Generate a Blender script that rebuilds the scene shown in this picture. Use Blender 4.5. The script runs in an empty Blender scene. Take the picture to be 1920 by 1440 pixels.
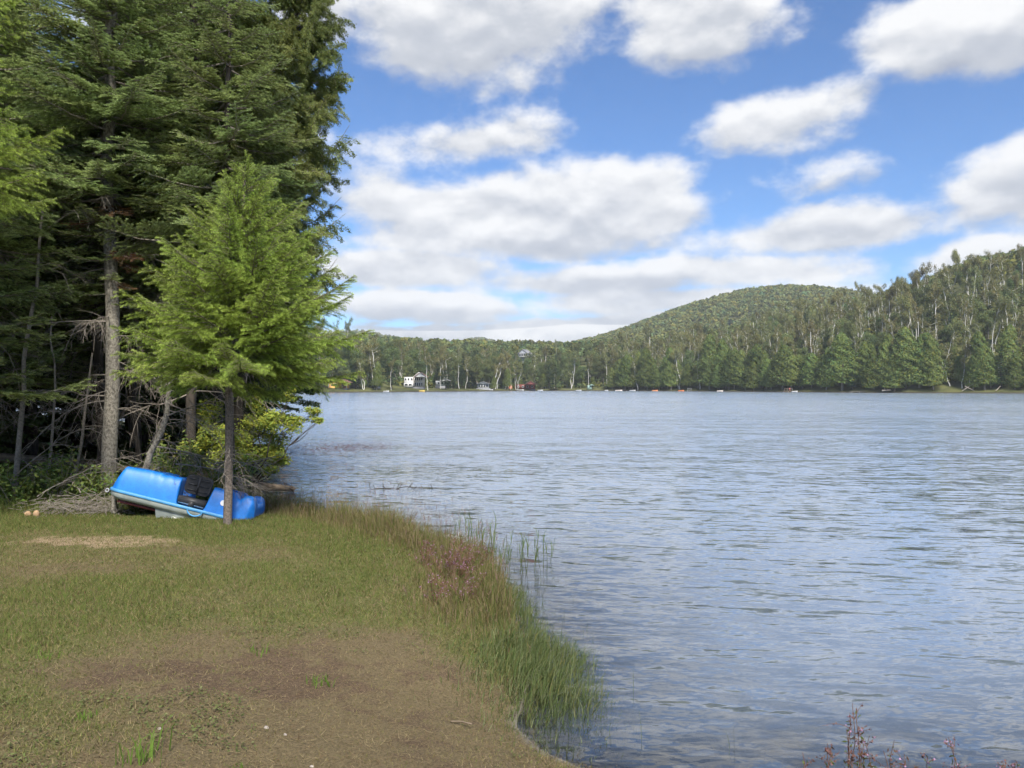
import bpy, math, random
import numpy as np
from mathutils import Vector, Matrix

random.seed(7)
RNG = np.random.default_rng(7)
SC = bpy.context.scene
COL = SC.collection

# ------------------------------------------------------------------ camera
F = 1442.0                      # focal length in photo pixels (photo 1920 wide)
HORIZON = 725.0
CAMZ = 2.4
cam_d = bpy.data.cameras.new('camera')
cam_d.sensor_width = 36.0
cam_d.lens = 36.0 * F / 1920.0
cam_d.clip_start = 0.05
cam_d.clip_end = 12000.0
cam = bpy.data.objects.new('camera', cam_d)
COL.objects.link(cam)
cam.location = (0, 0, CAMZ)
cam.rotation_euler = (math.radians(90.0) + math.atan((HORIZON - 720.0) / F), 0, 0)
SC.camera = cam

# ------------------------------------------------------------------ node helper
class S:
    """a node socket with arithmetic"""
    def __init__(self, nt, sock): self.nt, self.s = nt, sock
    def _m(self, op, *args, clamp=False):
        n = self.nt.nodes.new('ShaderNodeMath'); n.operation = op; n.use_clamp = clamp
        for i, a in enumerate((self,) + args):
            if isinstance(a, S): self.nt.links.new(a.s, n.inputs[i])
            else: n.inputs[i].default_value = float(a)
        return S(self.nt, n.outputs[0])
    def __add__(self, o): return self._m('ADD', o)
    __radd__ = __add__
    def __sub__(self, o): return self._m('SUBTRACT', o)
    def __rsub__(self, o): return (self * -1.0) + o
    def __mul__(self, o): return self._m('MULTIPLY', o)
    __rmul__ = __mul__
    def __truediv__(self, o): return self._m('DIVIDE', o)
    def max(self, o): return self._m('MAXIMUM', o)
    def min(self, o): return self._m('MINIMUM', o)
    def smax(self, o, k): return self._m('SMOOTH_MAX', o, k)
    def clamp(self): return self._m('ADD', 0.0, clamp=True)
    def sqrt(self): return self._m('SQRT')
    def abs(self): return self._m('ABSOLUTE')
    def step(self, a, b):
        n = self.nt.nodes.new('ShaderNodeMapRange'); n.interpolation_type = 'SMOOTHSTEP'
        self.nt.links.new(self.s, n.inputs[0]); n.inputs[1].default_value = a; n.inputs[2].default_value = b
        return S(self.nt, n.outputs[0])

def noise(nt, vec, scale, detail=4, rough=0.5, dist=0.0):
    n = nt.nodes.new('ShaderNodeTexNoise'); n.inputs['Scale'].default_value = scale
    n.inputs['Detail'].default_value = detail; n.inputs['Roughness'].default_value = rough
    n.inputs['Distortion'].default_value = dist
    if vec is not None: nt.links.new(vec.s if isinstance(vec, S) else vec, n.inputs['Vector'])
    return n
def combine(nt, x, y, z):
    n = nt.nodes.new('ShaderNodeCombineXYZ')
    for i, a in enumerate((x, y, z)):
        if isinstance(a, S): nt.links.new(a.s, n.inputs[i])
        else: n.inputs[i].default_value = a
    return n.outputs[0]
def mixcol(nt, fac, a, b, blend='MIX'):
    n = nt.nodes.new('ShaderNodeMix'); n.data_type = 'RGBA'; n.blend_type = blend
    for k, v in ((0, fac), (6, a), (7, b)):
        if isinstance(v, S): nt.links.new(v.s, n.inputs[k])
        elif hasattr(v, 'is_output'): nt.links.new(v, n.inputs[k])
        elif k == 0: n.inputs[0].default_value = v
        else: n.inputs[k].default_value = (*v, 1)
    return n.outputs[2]

# ------------------------------------------------------------------ sky
SUN_EL, SUN_AZ = math.radians(47), math.radians(166)   # compass style: 0 = +Y, clockwise; sun behind the camera, a little right
world = bpy.data.worlds.new('World'); SC.world = world; world.use_nodes = True
wt = world.node_tree
for n in list(wt.nodes): wt.nodes.remove(n)
wout = wt.nodes.new('ShaderNodeOutputWorld'); wbg = wt.nodes.new('ShaderNodeBackground')
wt.links.new(wbg.outputs[0], wout.inputs[0])
wbg.inputs[1].default_value = 0.15
sky = wt.nodes.new('ShaderNodeTexSky'); sky.sky_type = 'NISHITA'; sky.sun_disc = False
sky.sun_elevation = SUN_EL; sky.sun_rotation = SUN_AZ
sky.altitude = 900; sky.air_density = 1.0; sky.dust_density = 0.0; sky.ozone_density = 3.0
tc = wt.nodes.new('ShaderNodeTexCoord')
sp = wt.nodes.new('ShaderNodeSeparateXYZ'); wt.links.new(tc.outputs['Generated'], sp.inputs[0])
dx, dy, dz = (S(wt, sp.outputs[i]) for i in range(3))
az = dx._m('ARCTAN2', dy)
el = dz._m('ARCSINE')
def ang(px, py):
    u, v = (px - 960) / F, (HORIZON - py) / F
    a = math.atan(u)
    return a, math.atan(v * math.cos(a))
# cumulus: centre and half size in photo pixels, tilt (rise to the right), weight
BLOBS = [(900, 15, 290, 150, 0, 1.25), (1335, -15, 215, 135, .06, 1.2), (1890, 30, 250, 86, .04, 1.08),
         (1470, 216, 190, 58, .13, .85), (870, 268, 205, 62, .10, .85), (960, 400, 420, 104, .05, 1.35),
         (1150, 350, 190, 70, 0, 1.0), (720, 385, 170, 90, 0, .8), (1560, 432, 265, 58, .05, 1.15),
         (1930, 345, 190, 75, .12, 1.0), (1850, 478, 150, 40, 0, .95), (590, 20, 90, 70, 0, 1.0),
         (760, 500, 260, 44, 0, 1.0), (1100, 532, 330, 36, 0, .9), (1420, 505, 260, 42, 0, .95), (1250, 565, 420, 34, 0, 1.0), (780, 575, 330, 36, 0, 1.0),
         (1530, 352, 80, 26, .3, .25), (150, 330, 380, 160, 0, 1.1), (330, 60, 170, 80, 0, .8)]
field = None; wsum = None; rsum = None
for (bx, by, rx, ry, tl, wgt) in BLOBS:
    a, e = ang(bx, by); w = rx / F; h = ry / F
    u = (az - a); v = (el - e) - u * tl
    vv = v / h
    q = 1.0 - ((u / w) * (u / w) + vv * vv).sqrt()
    q = q.max(-1.2) * wgt
    field = q if field is None else field.smax(q, 0.18)
    qp = (q + 0.25).max(0.0)
    wsum = qp if wsum is None else wsum + qp
    rsum = qp * vv if rsum is None else rsum + qp * vv
rel = (rsum / (wsum + 0.02)).max(-1.2).min(1.2)
# outside the picture the same broken cumulus goes on
inv = 1.0 / 1.0
hz = dz.max(0.0) + 0.16
plane = combine(wt, dx / hz, dy / hz, 0.0)
gen = S(wt, noise(wt, plane, 0.95, 3, .5).outputs[0])
genf = (gen - 0.50) * 5.0
inside = (az.abs().step(0.66, 0.80)).max(el.step(0.50, 0.62))
field = field * (1.0 - inside) + genf * inside
rel = rel * (1.0 - inside)
# low bands of far cloud near the horizon
band = S(wt, noise(wt, combine(wt, az * 5.0, el * 30.0, 3.3), 1.0, 4, .55).outputs[0])
bandw = 1.0 - el.step(0.05, 0.165)
field = field.smax((band - 0.22) * 3.6 * bandw - (1.0 - bandw) * 1.2, 0.2)
# billows
def billow(dzoff):
    vec = combine(wt, az * 1.0, (el + dzoff) * 1.75, 0.7)
    big = S(wt, noise(wt, vec, 5.4, 6, .50, .0).outputs[0])
    return big
n0 = billow(0.0); n1 = billow(0.016)
fine = S(wt, noise(wt, combine(wt, az * 1.0, el * 1.5, 4.1), 21.0, 5, .6).outputs[0])
dens = field * 0.95 + (n0 - 0.5) * 1.75 + (fine - 0.5) * 0.75 + 0.0
cover = dens.step(-0.02, 0.46)
up = (n0 - n1) * 2.3
thick = dens.step(0.35, 1.6)
bright = (0.84 + up * .75 + (fine - .5) * .2 + rel * 0.26 - thick * 0.10 + (band - .5) * bandw * .5 + bandw * .09).max(0.44).min(0.98)
cl_n = wt.nodes.new('ShaderNodeValToRGB'); wt.links.new(bright.s, cl_n.inputs[0])
cr = cl_n.color_ramp
cr.elements[0].position = 0.42; cr.elements[0].color = (0.46, 0.50, 0.59, 1)
cr.elements[1].position = 0.95; cr.elements[1].color = (1.06, 1.06, 1.06, 1)
ce = cr.elements.new(0.70); ce.color = (0.66, 0.69, 0.75, 1)
CLOUD_GAIN = 0.535 / 0.15
cs = wt.nodes.new('ShaderNodeVectorMath'); cs.operation = 'SCALE'
wt.links.new(cl_n.outputs[0], cs.inputs[0]); cs.inputs[3].default_value = CLOUD_GAIN
skyt = mixcol(wt, 1.0, sky.outputs[0], (0.325, 0.47, 0.615), 'MULTIPLY')
wcol = mixcol(wt, cover * 0.97, skyt, cs.outputs[0])
wt.links.new(wcol, wbg.inputs[0])
world.cycles.sampling_method = 'MANUAL'; world.cycles.sample_map_resolution = 512

# ------------------------------------------------------------------ sun (veiled by cloud)
sl = bpy.data.lights.new('sun', 'SUN'); sl.energy = 4.2; sl.angle = math.radians(9); sl.color = (1.0, .95, .86)
sun = bpy.data.objects.new('sun', sl); COL.objects.link(sun)
sdir = Vector((math.sin(SUN_AZ) * math.cos(SUN_EL), math.cos(SUN_AZ) * math.cos(SUN_EL), math.sin(SUN_EL)))
sun.rotation_euler = sdir.to_track_quat('Z', 'Y').to_euler()
sun.location = (-20, -30, 60)

# ------------------------------------------------------------------ render settings
SC.view_settings.view_transform = 'Standard'; SC.view_settings.look = 'None'
SC.view_settings.exposure = 0.85; SC.view_settings.gamma = 1.0
SC.view_settings.use_curve_mapping = False
SC.cycles.use_denoising = True
SC.cycles.use_adaptive_sampling = True; SC.cycles.adaptive_threshold = 0.03; SC.cycles.adaptive_min_samples = 16
SC.cycles.max_bounces = 6; SC.cycles.diffuse_bounces = 3; SC.cycles.glossy_bounces = 3
SC.cycles.transmission_bounces = 4; SC.cycles.transparent_max_bounces = 12
SC.cycles.caustics_reflective = False; SC.cycles.caustics_refractive = False

# ------------------------------------------------------------------ materials
def new_mat(name):
    m = bpy.data.materials.new(name); m.use_nodes = True
    nt = m.node_tree
    for n in list(nt.nodes): nt.nodes.remove(n)
    o = nt.nodes.new('ShaderNodeOutputMaterial')
    return m, nt, o
def attr(nt, name):
    n = nt.nodes.new('ShaderNodeAttribute'); n.attribute_name = name; return n
def foliage(name, rgb, vary=0.25, hue=0.03, trans=0.3, tint=True):
    m, nt, o = new_mat(name)
    oi = nt.nodes.new('ShaderNodeObjectInfo')
    hsv = nt.nodes.new('ShaderNodeHueSaturation')
    r = S(nt, oi.outputs['Random'])
    nt.links.new((r * (2 * hue) + (0.5 - hue)).s, hsv.inputs['Hue'])
    r2 = (r * 7.31)._m('FRACT')
    nt.links.new((r2 * (2 * vary) + (1.0 - vary)).s, hsv.inputs['Value'])
    hsv.inputs['Color'].default_value = (*rgb, 1)
    c = hsv.outputs[0]
    if tint: c = mixcol(nt, 1.0, c, attr(nt, 'tint').outputs['Color'], 'MULTIPLY')
    d = nt.nodes.new('ShaderNodeBsdfDiffuse'); t = nt.nodes.new('ShaderNodeBsdfTranslucent')
    nt.links.new(c, d.inputs[0]); nt.links.new(c, t.inputs[0])
    mx = nt.nodes.new('ShaderNodeMixShader'); mx.inputs[0].default_value = trans
    nt.links.new(d.outputs[0], mx.inputs[1]); nt.links.new(t.outputs[0], mx.inputs[2])
    nt.links.new(mx.outputs[0], o.inputs[0])
    return m
def plain(name, rgb, rough=0.7, nscale=8.0, namp=0.25, bump=0.0, metal=0.0, spec=0.4, stretch=(1, 1, 1), rgb2=None):
    m, nt, o = new_mat(name)
    p = nt.nodes.new('ShaderNodeBsdfPrincipled')
    tcn = nt.nodes.new('ShaderNodeTexCoord'); mp = nt.nodes.new('ShaderNodeMapping')
    mp.inputs['Scale'].default_value = stretch
    nt.links.new(tcn.outputs['Object'], mp.inputs[0])
    n = noise(nt, mp.outputs[0], nscale, 6, .6)
    f = S(nt, n.outputs[0]).step(0.3, 0.7)
    a = tuple(max(0, x * (1 - namp)) for x in rgb); b = rgb2 or tuple(min(1, x * (1 + namp)) for x in rgb)
    nt.links.new(mixcol(nt, f, a, b), p.inputs['Base Color'])
    p.inputs['Roughness'].default_value = rough; p.inputs['Metallic'].default_value = metal
    p.inputs['Specular IOR Level'].default_value = spec
    if bump:
        bn = nt.nodes.new('ShaderNodeBump'); bn.inputs['Strength'].default_value = 1.0; bn.inputs['Distance'].default_value = bump
        nt.links.new(n.outputs[0], bn.inputs['Height']); nt.links.new(bn.outputs[0], p.inputs['Normal'])
    nt.links.new(p.outputs[0], o.inputs[0])
    return m

M = {}
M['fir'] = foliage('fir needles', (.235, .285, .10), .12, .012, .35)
M['fir_shade'] = foliage('shaded fir needles', (.10, .135, .05), .2, .015, .35)  # darker copy of the fir needles, the wood's shade put into the colour
M['larch'] = foliage('larch needles', (.295, .38, .085), .05, .006, .35)
M['cedar'] = foliage('cedar scales', (.20, .235, .08), .1, .01, .35)
M['leaf'] = foliage('broad leaves', (.16, .21, .06), .15, .02, .35)
M['alder'] = foliage('yellowing leaves', (.30, .36, .07), .08, .01, .35)
M['dead_needles'] = foliage('dead needles', (.20, .11, .05), .1, .01, .2)
M['grass'] = foliage('grass blades', (1, 1, 1), 0.0, 0.0, .3)
M['flower'] = foliage('flowers', (1, 1, 1), 0.05, 0.0, .3)
M['birch_leaf'] = foliage('thin birch leaves', (.21, .215, .09), .2, .03, .3)
M['maple_leaf'] = foliage('maple leaves', (.14, .175, .07), .25, .025, .3)
M['cedar_far'] = foliage('far cedar', (.135, .175, .055), .25, .015, .25)
M['pine_far'] = foliage('far pine', (.06, .10, .05), .2, .01, .25)
M['canopy'] = foliage('hill canopy', (.15, .185, .07), .0, .0, .3)
M['bark'] = plain('grey bark', (.19, .165, .13), .95, 34, .55, .008, stretch=(.9, .9, .7), rgb2=(.30, .275, .225))
M['bark_dark'] = plain('dark bark', (.055, .045, .036), .9, 20, .4, .012, stretch=(1, 1, .3))
M['bark_larch'] = plain('larch bark', (.14, .115, .095), .9, 40, .45, .010)
M['birch'] = plain('white birch bark', (.64, .62, .57), .8, 5, .25, stretch=(.4, .4, 2))
M['twig'] = plain('dead grey twigs', (.23, .20, .165), .9, 30, .3)
M['driftwood'] = plain('weathered wood', (.17, .13, .09), .9, 18, .4, .01, stretch=(.25, 1, 1))
M['wood'] = plain('pale wood', (.34, .30, .25), .85, 12, .3)

# ------------------------------------------------------------------ mesh builder
class MB:
    def __init__(self): self.V = []; self.T = []; self.Q = []; self.C = []; self.n = 0; self.mT = []; self.mQ = []
    def add(self, V, Fc, tint=None, mi=0):
        V = np.asarray(V, float).reshape(-1, 3); Fc = np.asarray(Fc, int)
        self.V.append(V)
        (self.T if Fc.shape[1] == 3 else self.Q).append(Fc + self.n); (self.mT if Fc.shape[1] == 3 else self.mQ).append(np.full(len(Fc), mi))
        if tint is None: c = np.ones((len(V), 3))
        else: c = np.broadcast_to(np.asarray(tint, float), (len(V), 3))
        self.C.append(c); self.n += len(V)
        return self
    def mesh(self, name, mat, smooth=False, tint=True):
        V = np.concatenate(self.V); me = bpy.data.meshes.new(name)
        T = np.concatenate(self.T) if self.T else np.zeros((0, 3), int)
        Q = np.concatenate(self.Q) if self.Q else np.zeros((0, 4), int)
        me.vertices.add(len(V)); me.vertices.foreach_set('co', V.astype(np.float32).ravel())
        me.loops.add(T.size + Q.size); me.polygons.add(len(T) + len(Q))
        me.loops.foreach_set('vertex_index', np.concatenate([T.ravel(), Q.ravel()]).astype(np.int32))
        st = np.concatenate([np.arange(len(T)) * 3, T.size + np.arange(len(Q)) * 4]).astype(np.int32)
        me.polygons.foreach_set('loop_start', st)
        if smooth: me.polygons.foreach_set('use_smooth', np.ones(len(st), bool))
        if tint:
            ca = me.color_attributes.new('tint', 'FLOAT_COLOR', 'POINT')
            C = np.concatenate(self.C); C4 = np.concatenate([C, np.ones((len(C), 1))], 1)
            ca.data.foreach_set('color', C4.astype(np.float32).ravel())
        mats = mat if isinstance(mat, (list, tuple)) else [mat]
        for q in mats: me.materials.append(M[q])
        if len(mats) > 1: me.polygons.foreach_set('material_index', np.concatenate(self.mT + self.mQ).astype(np.int32))
        me.update(calc_edges=True); me.validate()
        return me
    def join(self, other, mi):
        for V, C in zip(other.V, other.C): self.V.append(V); self.C.append(C)
        for f in other.T: self.T.append(f + self.n); self.mT.append(np.full(len(f), mi))
        for f in other.Q: self.Q.append(f + self.n); self.mQ.append(np.full(len(f), mi))
        self.n += other.n; return self
    def obj(self, name, mat, parent=None, smooth=False, tint=True):
        return link(name, self.mesh(name, mat, smooth, tint), parent)

def link(name, data, parent=None):
    o = bpy.data.objects.new(name, data); COL.objects.link(o)
    if parent is not None: o.parent = parent
    return o
def tag(o, label=None, cat=None, group=None, kind=None):
    for k, v in (('label', label), ('category', cat), ('group', group), ('kind', kind)):
        if v: o[k] = v
    return o
def thing(name, loc, label, cat, group=None, rz=0.0, scale=1.0):
    o = link(name, None); o.location = loc; o.rotation_euler = (0, 0, rz); o.scale = (scale,) * 3
    o.empty_display_size = .2
    return tag(o, label, cat, group)

def unit(v):
    v = np.asarray(v, float); return v / np.maximum(np.linalg.norm(v, axis=-1, keepdims=True), 1e-9)
def tube(mb, pts, rad, n=6, tint=None, cap=True):
    pts = np.asarray(pts, float); k = len(pts); rad = np.broadcast_to(np.asarray(rad, float), (k,))
    t = unit(np.gradient(pts, axis=0))
    ref = np.array([0, 0, 1.0]) if abs(t[:, 2]).mean() < .8 else np.array([1.0, 0, 0])
    a = unit(np.cross(t, ref)); b = np.cross(t, a)
    th = np.linspace(0, 2 * math.pi, n, endpoint=False)
    ring = a[:, None] * np.cos(th)[None, :, None] + b[:, None] * np.sin(th)[None, :, None]
    V = (pts[:, None] + ring * rad[:, None, None]).reshape(-1, 3)
    i, j = np.meshgrid(np.arange(k - 1), np.arange(n), indexing='ij'); j2 = (j + 1) % n
    Fq = np.stack([i * n + j, i * n + j2, (i + 1) * n + j2, (i + 1) * n + j], -1).reshape(-1, 4)
    mb.add(V, Fq, tint)
    if cap:
        for e in (0, k - 1):
            c = len(mb.V[-1]) if False else None
            Vc = np.concatenate([V[e * n:(e + 1) * n], pts[e:e + 1]])
            Ft = np.stack([np.arange(n), (np.arange(n) + 1) % n, np.full(n, n)], -1)
            mb.add(Vc, Ft, tint)
    return mb
def box(mb, c, s, R=None, tint=None):
    c = np.asarray(c, float); s = np.asarray(s, float) / 2
    V = np.array([[x, y, z] for x in (-1, 1) for y in (-1, 1) for z in (-1, 1)], float) * s
    if R is not None: V = V @ np.asarray(R).T
    Fq = [[0, 1, 3, 2], [4, 6, 7, 5], [0, 4, 5, 1], [2, 3, 7, 6], [0, 2, 6, 4], [1, 5, 7, 3]]
    return mb.add(V + c, Fq, tint)
def prism(mb, poly, y0, y1, tint=None):
    """polygon in x,z extruded along y (convex)"""
    p = np.asarray(poly, float); k = len(p)
    V = np.concatenate([np.stack([p[:, 0], np.full(k, y), p[:, 1]], 1) for y in (y0, y1)])
    i = np.arange(k); j = (i + 1) % k
    mb.add(V, np.stack([i, j, j + k, i + k], 1), tint)
    fan = np.stack([np.zeros(k - 2, int), np.arange(1, k - 1), np.arange(2, k)], 1)
    mb.add(V[:k], fan[:, ::-1], tint); mb.add(V[k:], fan, tint)
    return mb

# value noise in numpy
def _hash(ix, iy, seed):
    h = (ix.astype(np.int64) * 374761393 + iy.astype(np.int64) * 668265263 + seed * 974711) & 0xffffffff
    h = ((h ^ (h >> 13)) * 1274126177) & 0xffffffff
    return ((h ^ (h >> 16)) & 0xffff) / 65535.0
def vnoise(x, y, seed=0):
    x = np.asarray(x, float); y = np.asarray(y, float)
    ix, iy = np.floor(x), np.floor(y); fx, fy = x - ix, y - iy
    fx = fx * fx * (3 - 2 * fx); fy = fy * fy * (3 - 2 * fy)
    a = _hash(ix, iy, seed); b = _hash(ix + 1, iy, seed); c = _hash(ix, iy + 1, seed); d = _hash(ix + 1, iy + 1, seed)
    return (a * (1 - fx) + b * fx) * (1 - fy) + (c * (1 - fx) + d * fx) * fy
def fbm(x, y, seed=0, o=4):
    s = 0; a = .5; t = 0
    for k in range(o):
        s = s + a * vnoise(x * 2 ** k, y * 2 ** k, seed + k * 17); t += a; a *= .5
    return s / t
def sstep(x, a, b):
    t = np.clip((np.asarray(x, float) - a) / (b - a), 0, 1); return t * t * (3 - 2 * t)
def at(px, py, Y):
    return np.array([(px - 960) / F * Y, Y, CAMZ + (HORIZON - py) / F * Y])

# ------------------------------------------------------------------ near ground
SHORE = np.array([(60, -20), (30, -6), (12, 2.0), (6, 3.6), (3.5, 4.2), (2.2, 4.35), (1.2, 4.45), (.55, 4.72), (.2, 5.05), (.02, 5.45), (.1, 5.9),
                  (.15, 6.4), (.05, 7.2), (-.05, 8.2), (-.15, 9.2), (-.35, 10.2), (-.9, 11.0), (-1.6, 12.0), (-2.5, 12.9), (-3.6, 13.7), (-4.6, 14.6),
                  (-5.5, 15.8), (-6.5, 18.0), (-7.1, 20.5), (-8, 24), (-11, 32), (-16, 42), (-28, 52), (-60, 60), (-200, 70),
                  (-200, -60), (60, -60)])
def shore_dist(x, y):
    """signed distance to the waterline, positive on land"""
    p = np.stack([np.ravel(x), np.ravel(y)], 1); best = np.full(len(p), 1e9); inside = np.zeros(len(p), bool)
    A = SHORE; B = np.roll(SHORE, -1, 0)
    for a, b in zip(A, B):
        ab = b - a; t = np.clip(((p - a) @ ab) / (ab @ ab), 0, 1)
        best = np.minimum(best, np.linalg.norm(p - (a + t[:, None] * ab), axis=1))
        if a[1] != b[1]:
            cr = ((a[1] > p[:, 1]) != (b[1] > p[:, 1])) & (p[:, 0] < (b[0] - a[0]) * (p[:, 1] - a[1]) / (b[1] - a[1]) + a[0])
            inside ^= cr
    return (np.where(inside, best, -best)).reshape(np.shape(x))
def ground_z(x, y, d=None):
    x = np.asarray(x, float); y = np.asarray(y, float)
    if d is None: d = shore_dist(x, y)
    land = .46 * (1 - np.exp(-np.maximum(d, 0) / 1.1)) + .27 * sstep(-y, -9, -1) * sstep(d, .3, 4) + .012 * np.maximum(0, d - 8)
    land = land + (.05 * (fbm(x * .7, y * .7, 3) - .5) + .03 * (fbm(x * 3, y * 3, 4) - .5)) * sstep(d, 0, .8)
    bed = -.9 * (1 - np.exp(np.minimum(d, 0) / 7.0)) + .025 * (fbm(x * 1.3, y * 1.3, 5) - .5)
    return np.where(d >= 0, land, bed)
def gz(x, y): return float(ground_z(np.array([x]), np.array([y]))[0])
# cover: greenness, bare soil, sand
def covers(x, y, d):
    n1 = fbm(x * .55 + 3, y * .55, 11); n2 = fbm(x * 1.7, y * 1.7, 12)
    Y = y
    soil = np.exp(-(((x + 1.15) / 1.5) ** 2 + ((Y - 5.6) / 1.0) ** 2)) * .9 + np.exp(-(((x + .5) / .9) ** 2 + ((Y - 7.3) / .35) ** 2)) * .6
    soil = soil + np.exp(-(((x + 2.3) / 1.3) ** 2 + ((Y - 5.0) / .45) ** 2)) * .7 + np.exp(-(((x + .3) / 1.0) ** 2 + ((Y - 4.1) / .6) ** 2)) * .5
    n3 = fbm(x * 5, y * 5, 13); n4 = fbm(x * 14, y * 14, 14)
    soil = np.clip(soil * .66 * (-.45 + 1.2 * n2 + 1.4 * n3 + 1.8 * (n4 - .5)), 0, .85)
    sand = np.exp(-(((x + 5.2) / 1.35) ** 4 + ((Y - 9.75 + .25 * (n2 - .5) * 3) / .50) ** 2)) * (.15 + 1.0 * n2 + .7 * n3) + .45 * np.exp(-(((x + 5.9) / .5) ** 2 + ((Y - 8.3) / .3) ** 2)) * n3 * 2
    sand = np.clip(sstep(sand, .35, 1.2), 0, .55)
    green = .38 + 1.6 * (n1 - .45) + .7 * (n2 - .5) + .30 * sstep(Y, 6.0, 8.5) + .25 * np.exp(-(((x + 3.6) / 1.2) ** 2 + ((Y - 6.3) / .8) ** 2))
    green = green + .35 * np.exp(-(((x + 2.8) / .9) ** 2 + ((Y - 4.2) / .5) ** 2)) - .7 * soil - .5 * sand + .3 * (1 - sstep(d, .2, 1.1)) + .35 * sstep(Y, 10.4, 11.2)
    return np.clip(green, 0, 1), soil, sand
def axis(parts):
    return np.unique(np.concatenate([np.arange(a, b, s) for a, b, s in parts]).round(4))
gx = axis([(-200, -60, 14), (-60, -20, 4), (-20, -9, .6), (-9, 4.5, .06), (4.5, 12, .5), (12, 61, 6)])
gy = axis([(-60, -12, 6), (-12, 2, .5), (2, 14, .06), (14, 26, .3), (26, 90, 3)])
X, Yg = np.meshgrid(gx, gy, indexing='ij')
D = shore_dist(X, Yg); Z = ground_z(X, Yg, D)
gr, so, sa = covers(X, Yg, D)
mb = MB(); nx, ny = X.shape
idx = np.arange(nx * ny).reshape(nx, ny)
Fq = np.stack([idx[:-1, :-1], idx[1:, :-1], idx[1:, 1:], idx[:-1, 1:]], -1).reshape(-1, 4)
mb.add(np.stack([X, Yg, Z], -1).reshape(-1, 3), Fq, np.stack([gr, so, sa], -1).reshape(-1, 3))
m, nt, o = new_mat('lawn soil and lake bed'); M['ground'] = m
p = nt.nodes.new('ShaderNodeBsdfPrincipled'); p.inputs['Roughness'].default_value = .95; p.inputs['Specular IOR Level'].default_value = .15
geo = nt.nodes.new('ShaderNodeNewGeometry')
av = nt.nodes.new('ShaderNodeSeparateColor'); nt.links.new(attr(nt, 'tint').outputs['Color'], av.inputs[0])
g_, s_, a_ = (S(nt, av.outputs[i]) for i in range(3))
nA = noise(nt, geo.outputs[0], 60, 5, .7); nB = noise(nt, geo.outputs[0], 9, 6, .65)
nf = S(nt, nA.outputs[0]); nb = S(nt, nB.outputs[0])
c = mixcol(nt, nf.step(.3, .7), (.105, .082, .045), (.215, .166, .092))
c = mixcol(nt, (g_ + (nb - .5) * .8).step(.2, .8), c, mixcol(nt, nf.step(.35, .65), (.095, .10, .032), (.18, .175, .066)))
c = mixcol(nt, (s_ + (nb - .5) * .7).step(.25, .75), c, mixcol(nt, nf.step(.3, .7), (.072, .050, .033), (.18, .125, .078)))
c = mixcol(nt, (a_ + (nb - .5) * .7).step(.3, .7), c, mixcol(nt, nf.step(.3, .7), (.30, .215, .135), (.44, .33, .22)))
pz = nt.nodes.new('ShaderNodeSeparateXYZ'); nt.links.new(geo.outputs[0], pz.inputs[0])
wet = 1.0 - S(nt, pz.outputs[2]).step(-.01, .05)
c = mixcol(nt, wet, c, mixcol(nt, nb.step(.3, .7), (.16, .145, .12), (.27, .25, .21)))
nt.links.new(c, p.inputs['Base Color'])
bn = nt.nodes.new('ShaderNodeBump'); bn.inputs['Distance'].default_value = .02; nt.links.new(nA.outputs[0], bn.inputs['Height'])
nt.links.new(bn.outputs[0], p.inputs['Normal']); nt.links.new(p.outputs[0], o.inputs[0])
g = mb.obj('ground', 'ground', smooth=True); tag(g, kind='structure')

# ------------------------------------------------------------------ lake
m, nt, o = new_mat('lake water'); M['water'] = m
geo = nt.nodes.new('ShaderNodeNewGeometry'); ps = nt.nodes.new('ShaderNodeSeparateXYZ'); nt.links.new(geo.outputs[0], ps.inputs[0])
wx, wy = S(nt, ps.outputs[0]), S(nt, ps.outputs[1])
def ripple(sx, sy, rot, seed, detail=2, dist=.3):
    ca, sa_ = math.cos(rot), math.sin(rot)
    v = combine(nt, (wx * ca + wy * sa_) * sx, (wy * ca - wx * sa_) * sy, seed)
    n = noise(nt, v, 1.0, detail, .5, dist); return S(nt, n.outputs[0])
calm = S(nt, noise(nt, combine(nt, wx * .06, wy * .035, 2.0), 1.0, 3, .5).outputs[0]).step(.3, .7)
far = wy.step(6, 40)
nearsh = 1.0 - wy.step(4.5, 13)
r1 = ripple(.62, 3.3, -.20, 1.0)        # long ripples running in to the bank
r2 = ripple(2.1, 8.5, -.12, 5.0, 2, .6)
r3 = ripple(1.3, 3.0, .5, 9.0)
r4 = ripple(7.0, 22.0, .15, 14.0)
r5 = ripple(.12, .55, -.1, 20.0)
slope_y = (r1 - .5) * (.48 + far * .2) + (r2 - .5) * (.80 + far * .15) + (r4 - .5) * (.34 + far * .4) + (r5 - .5) * (far * .45) - far * .048
slope_x = (r3 - .5) * (.16 + far * .4) + (r4 - .5) * .08
streak = S(nt, noise(nt, combine(nt, wx * .22, wy * .8 , 7.0), 1.0, 3, .6).outputs[0])
amp = .72 + calm * .45 + (streak - .5) * .9
nv = nt.nodes.new('ShaderNodeVectorMath'); nv.operation = 'NORMALIZE'
nt.links.new(combine(nt, slope_x * amp, slope_y * amp, 1.0), nv.inputs[0])
fr = nt.nodes.new('ShaderNodeFresnel'); fr.inputs['IOR'].default_value = 1.58; nt.links.new(nv.outputs[0], fr.inputs['Normal'])
gl = nt.nodes.new('ShaderNodeBsdfGlossy'); nt.links.new((far * .12 + .03).s, gl.inputs['Roughness']); nt.links.new(nv.outputs[0], gl.inputs['Normal'])
gl.inputs['Color'].default_value = (1, 1, 1, 1)
murk = nt.nodes.new('ShaderNodeBsdfDiffuse'); murk.inputs["Color"].default_value = (.29, .355, .45, 1)
tr = nt.nodes.new('ShaderNodeBsdfTransparent'); tr.inputs['Color'].default_value = (.92, .91, .86, 1)
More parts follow.
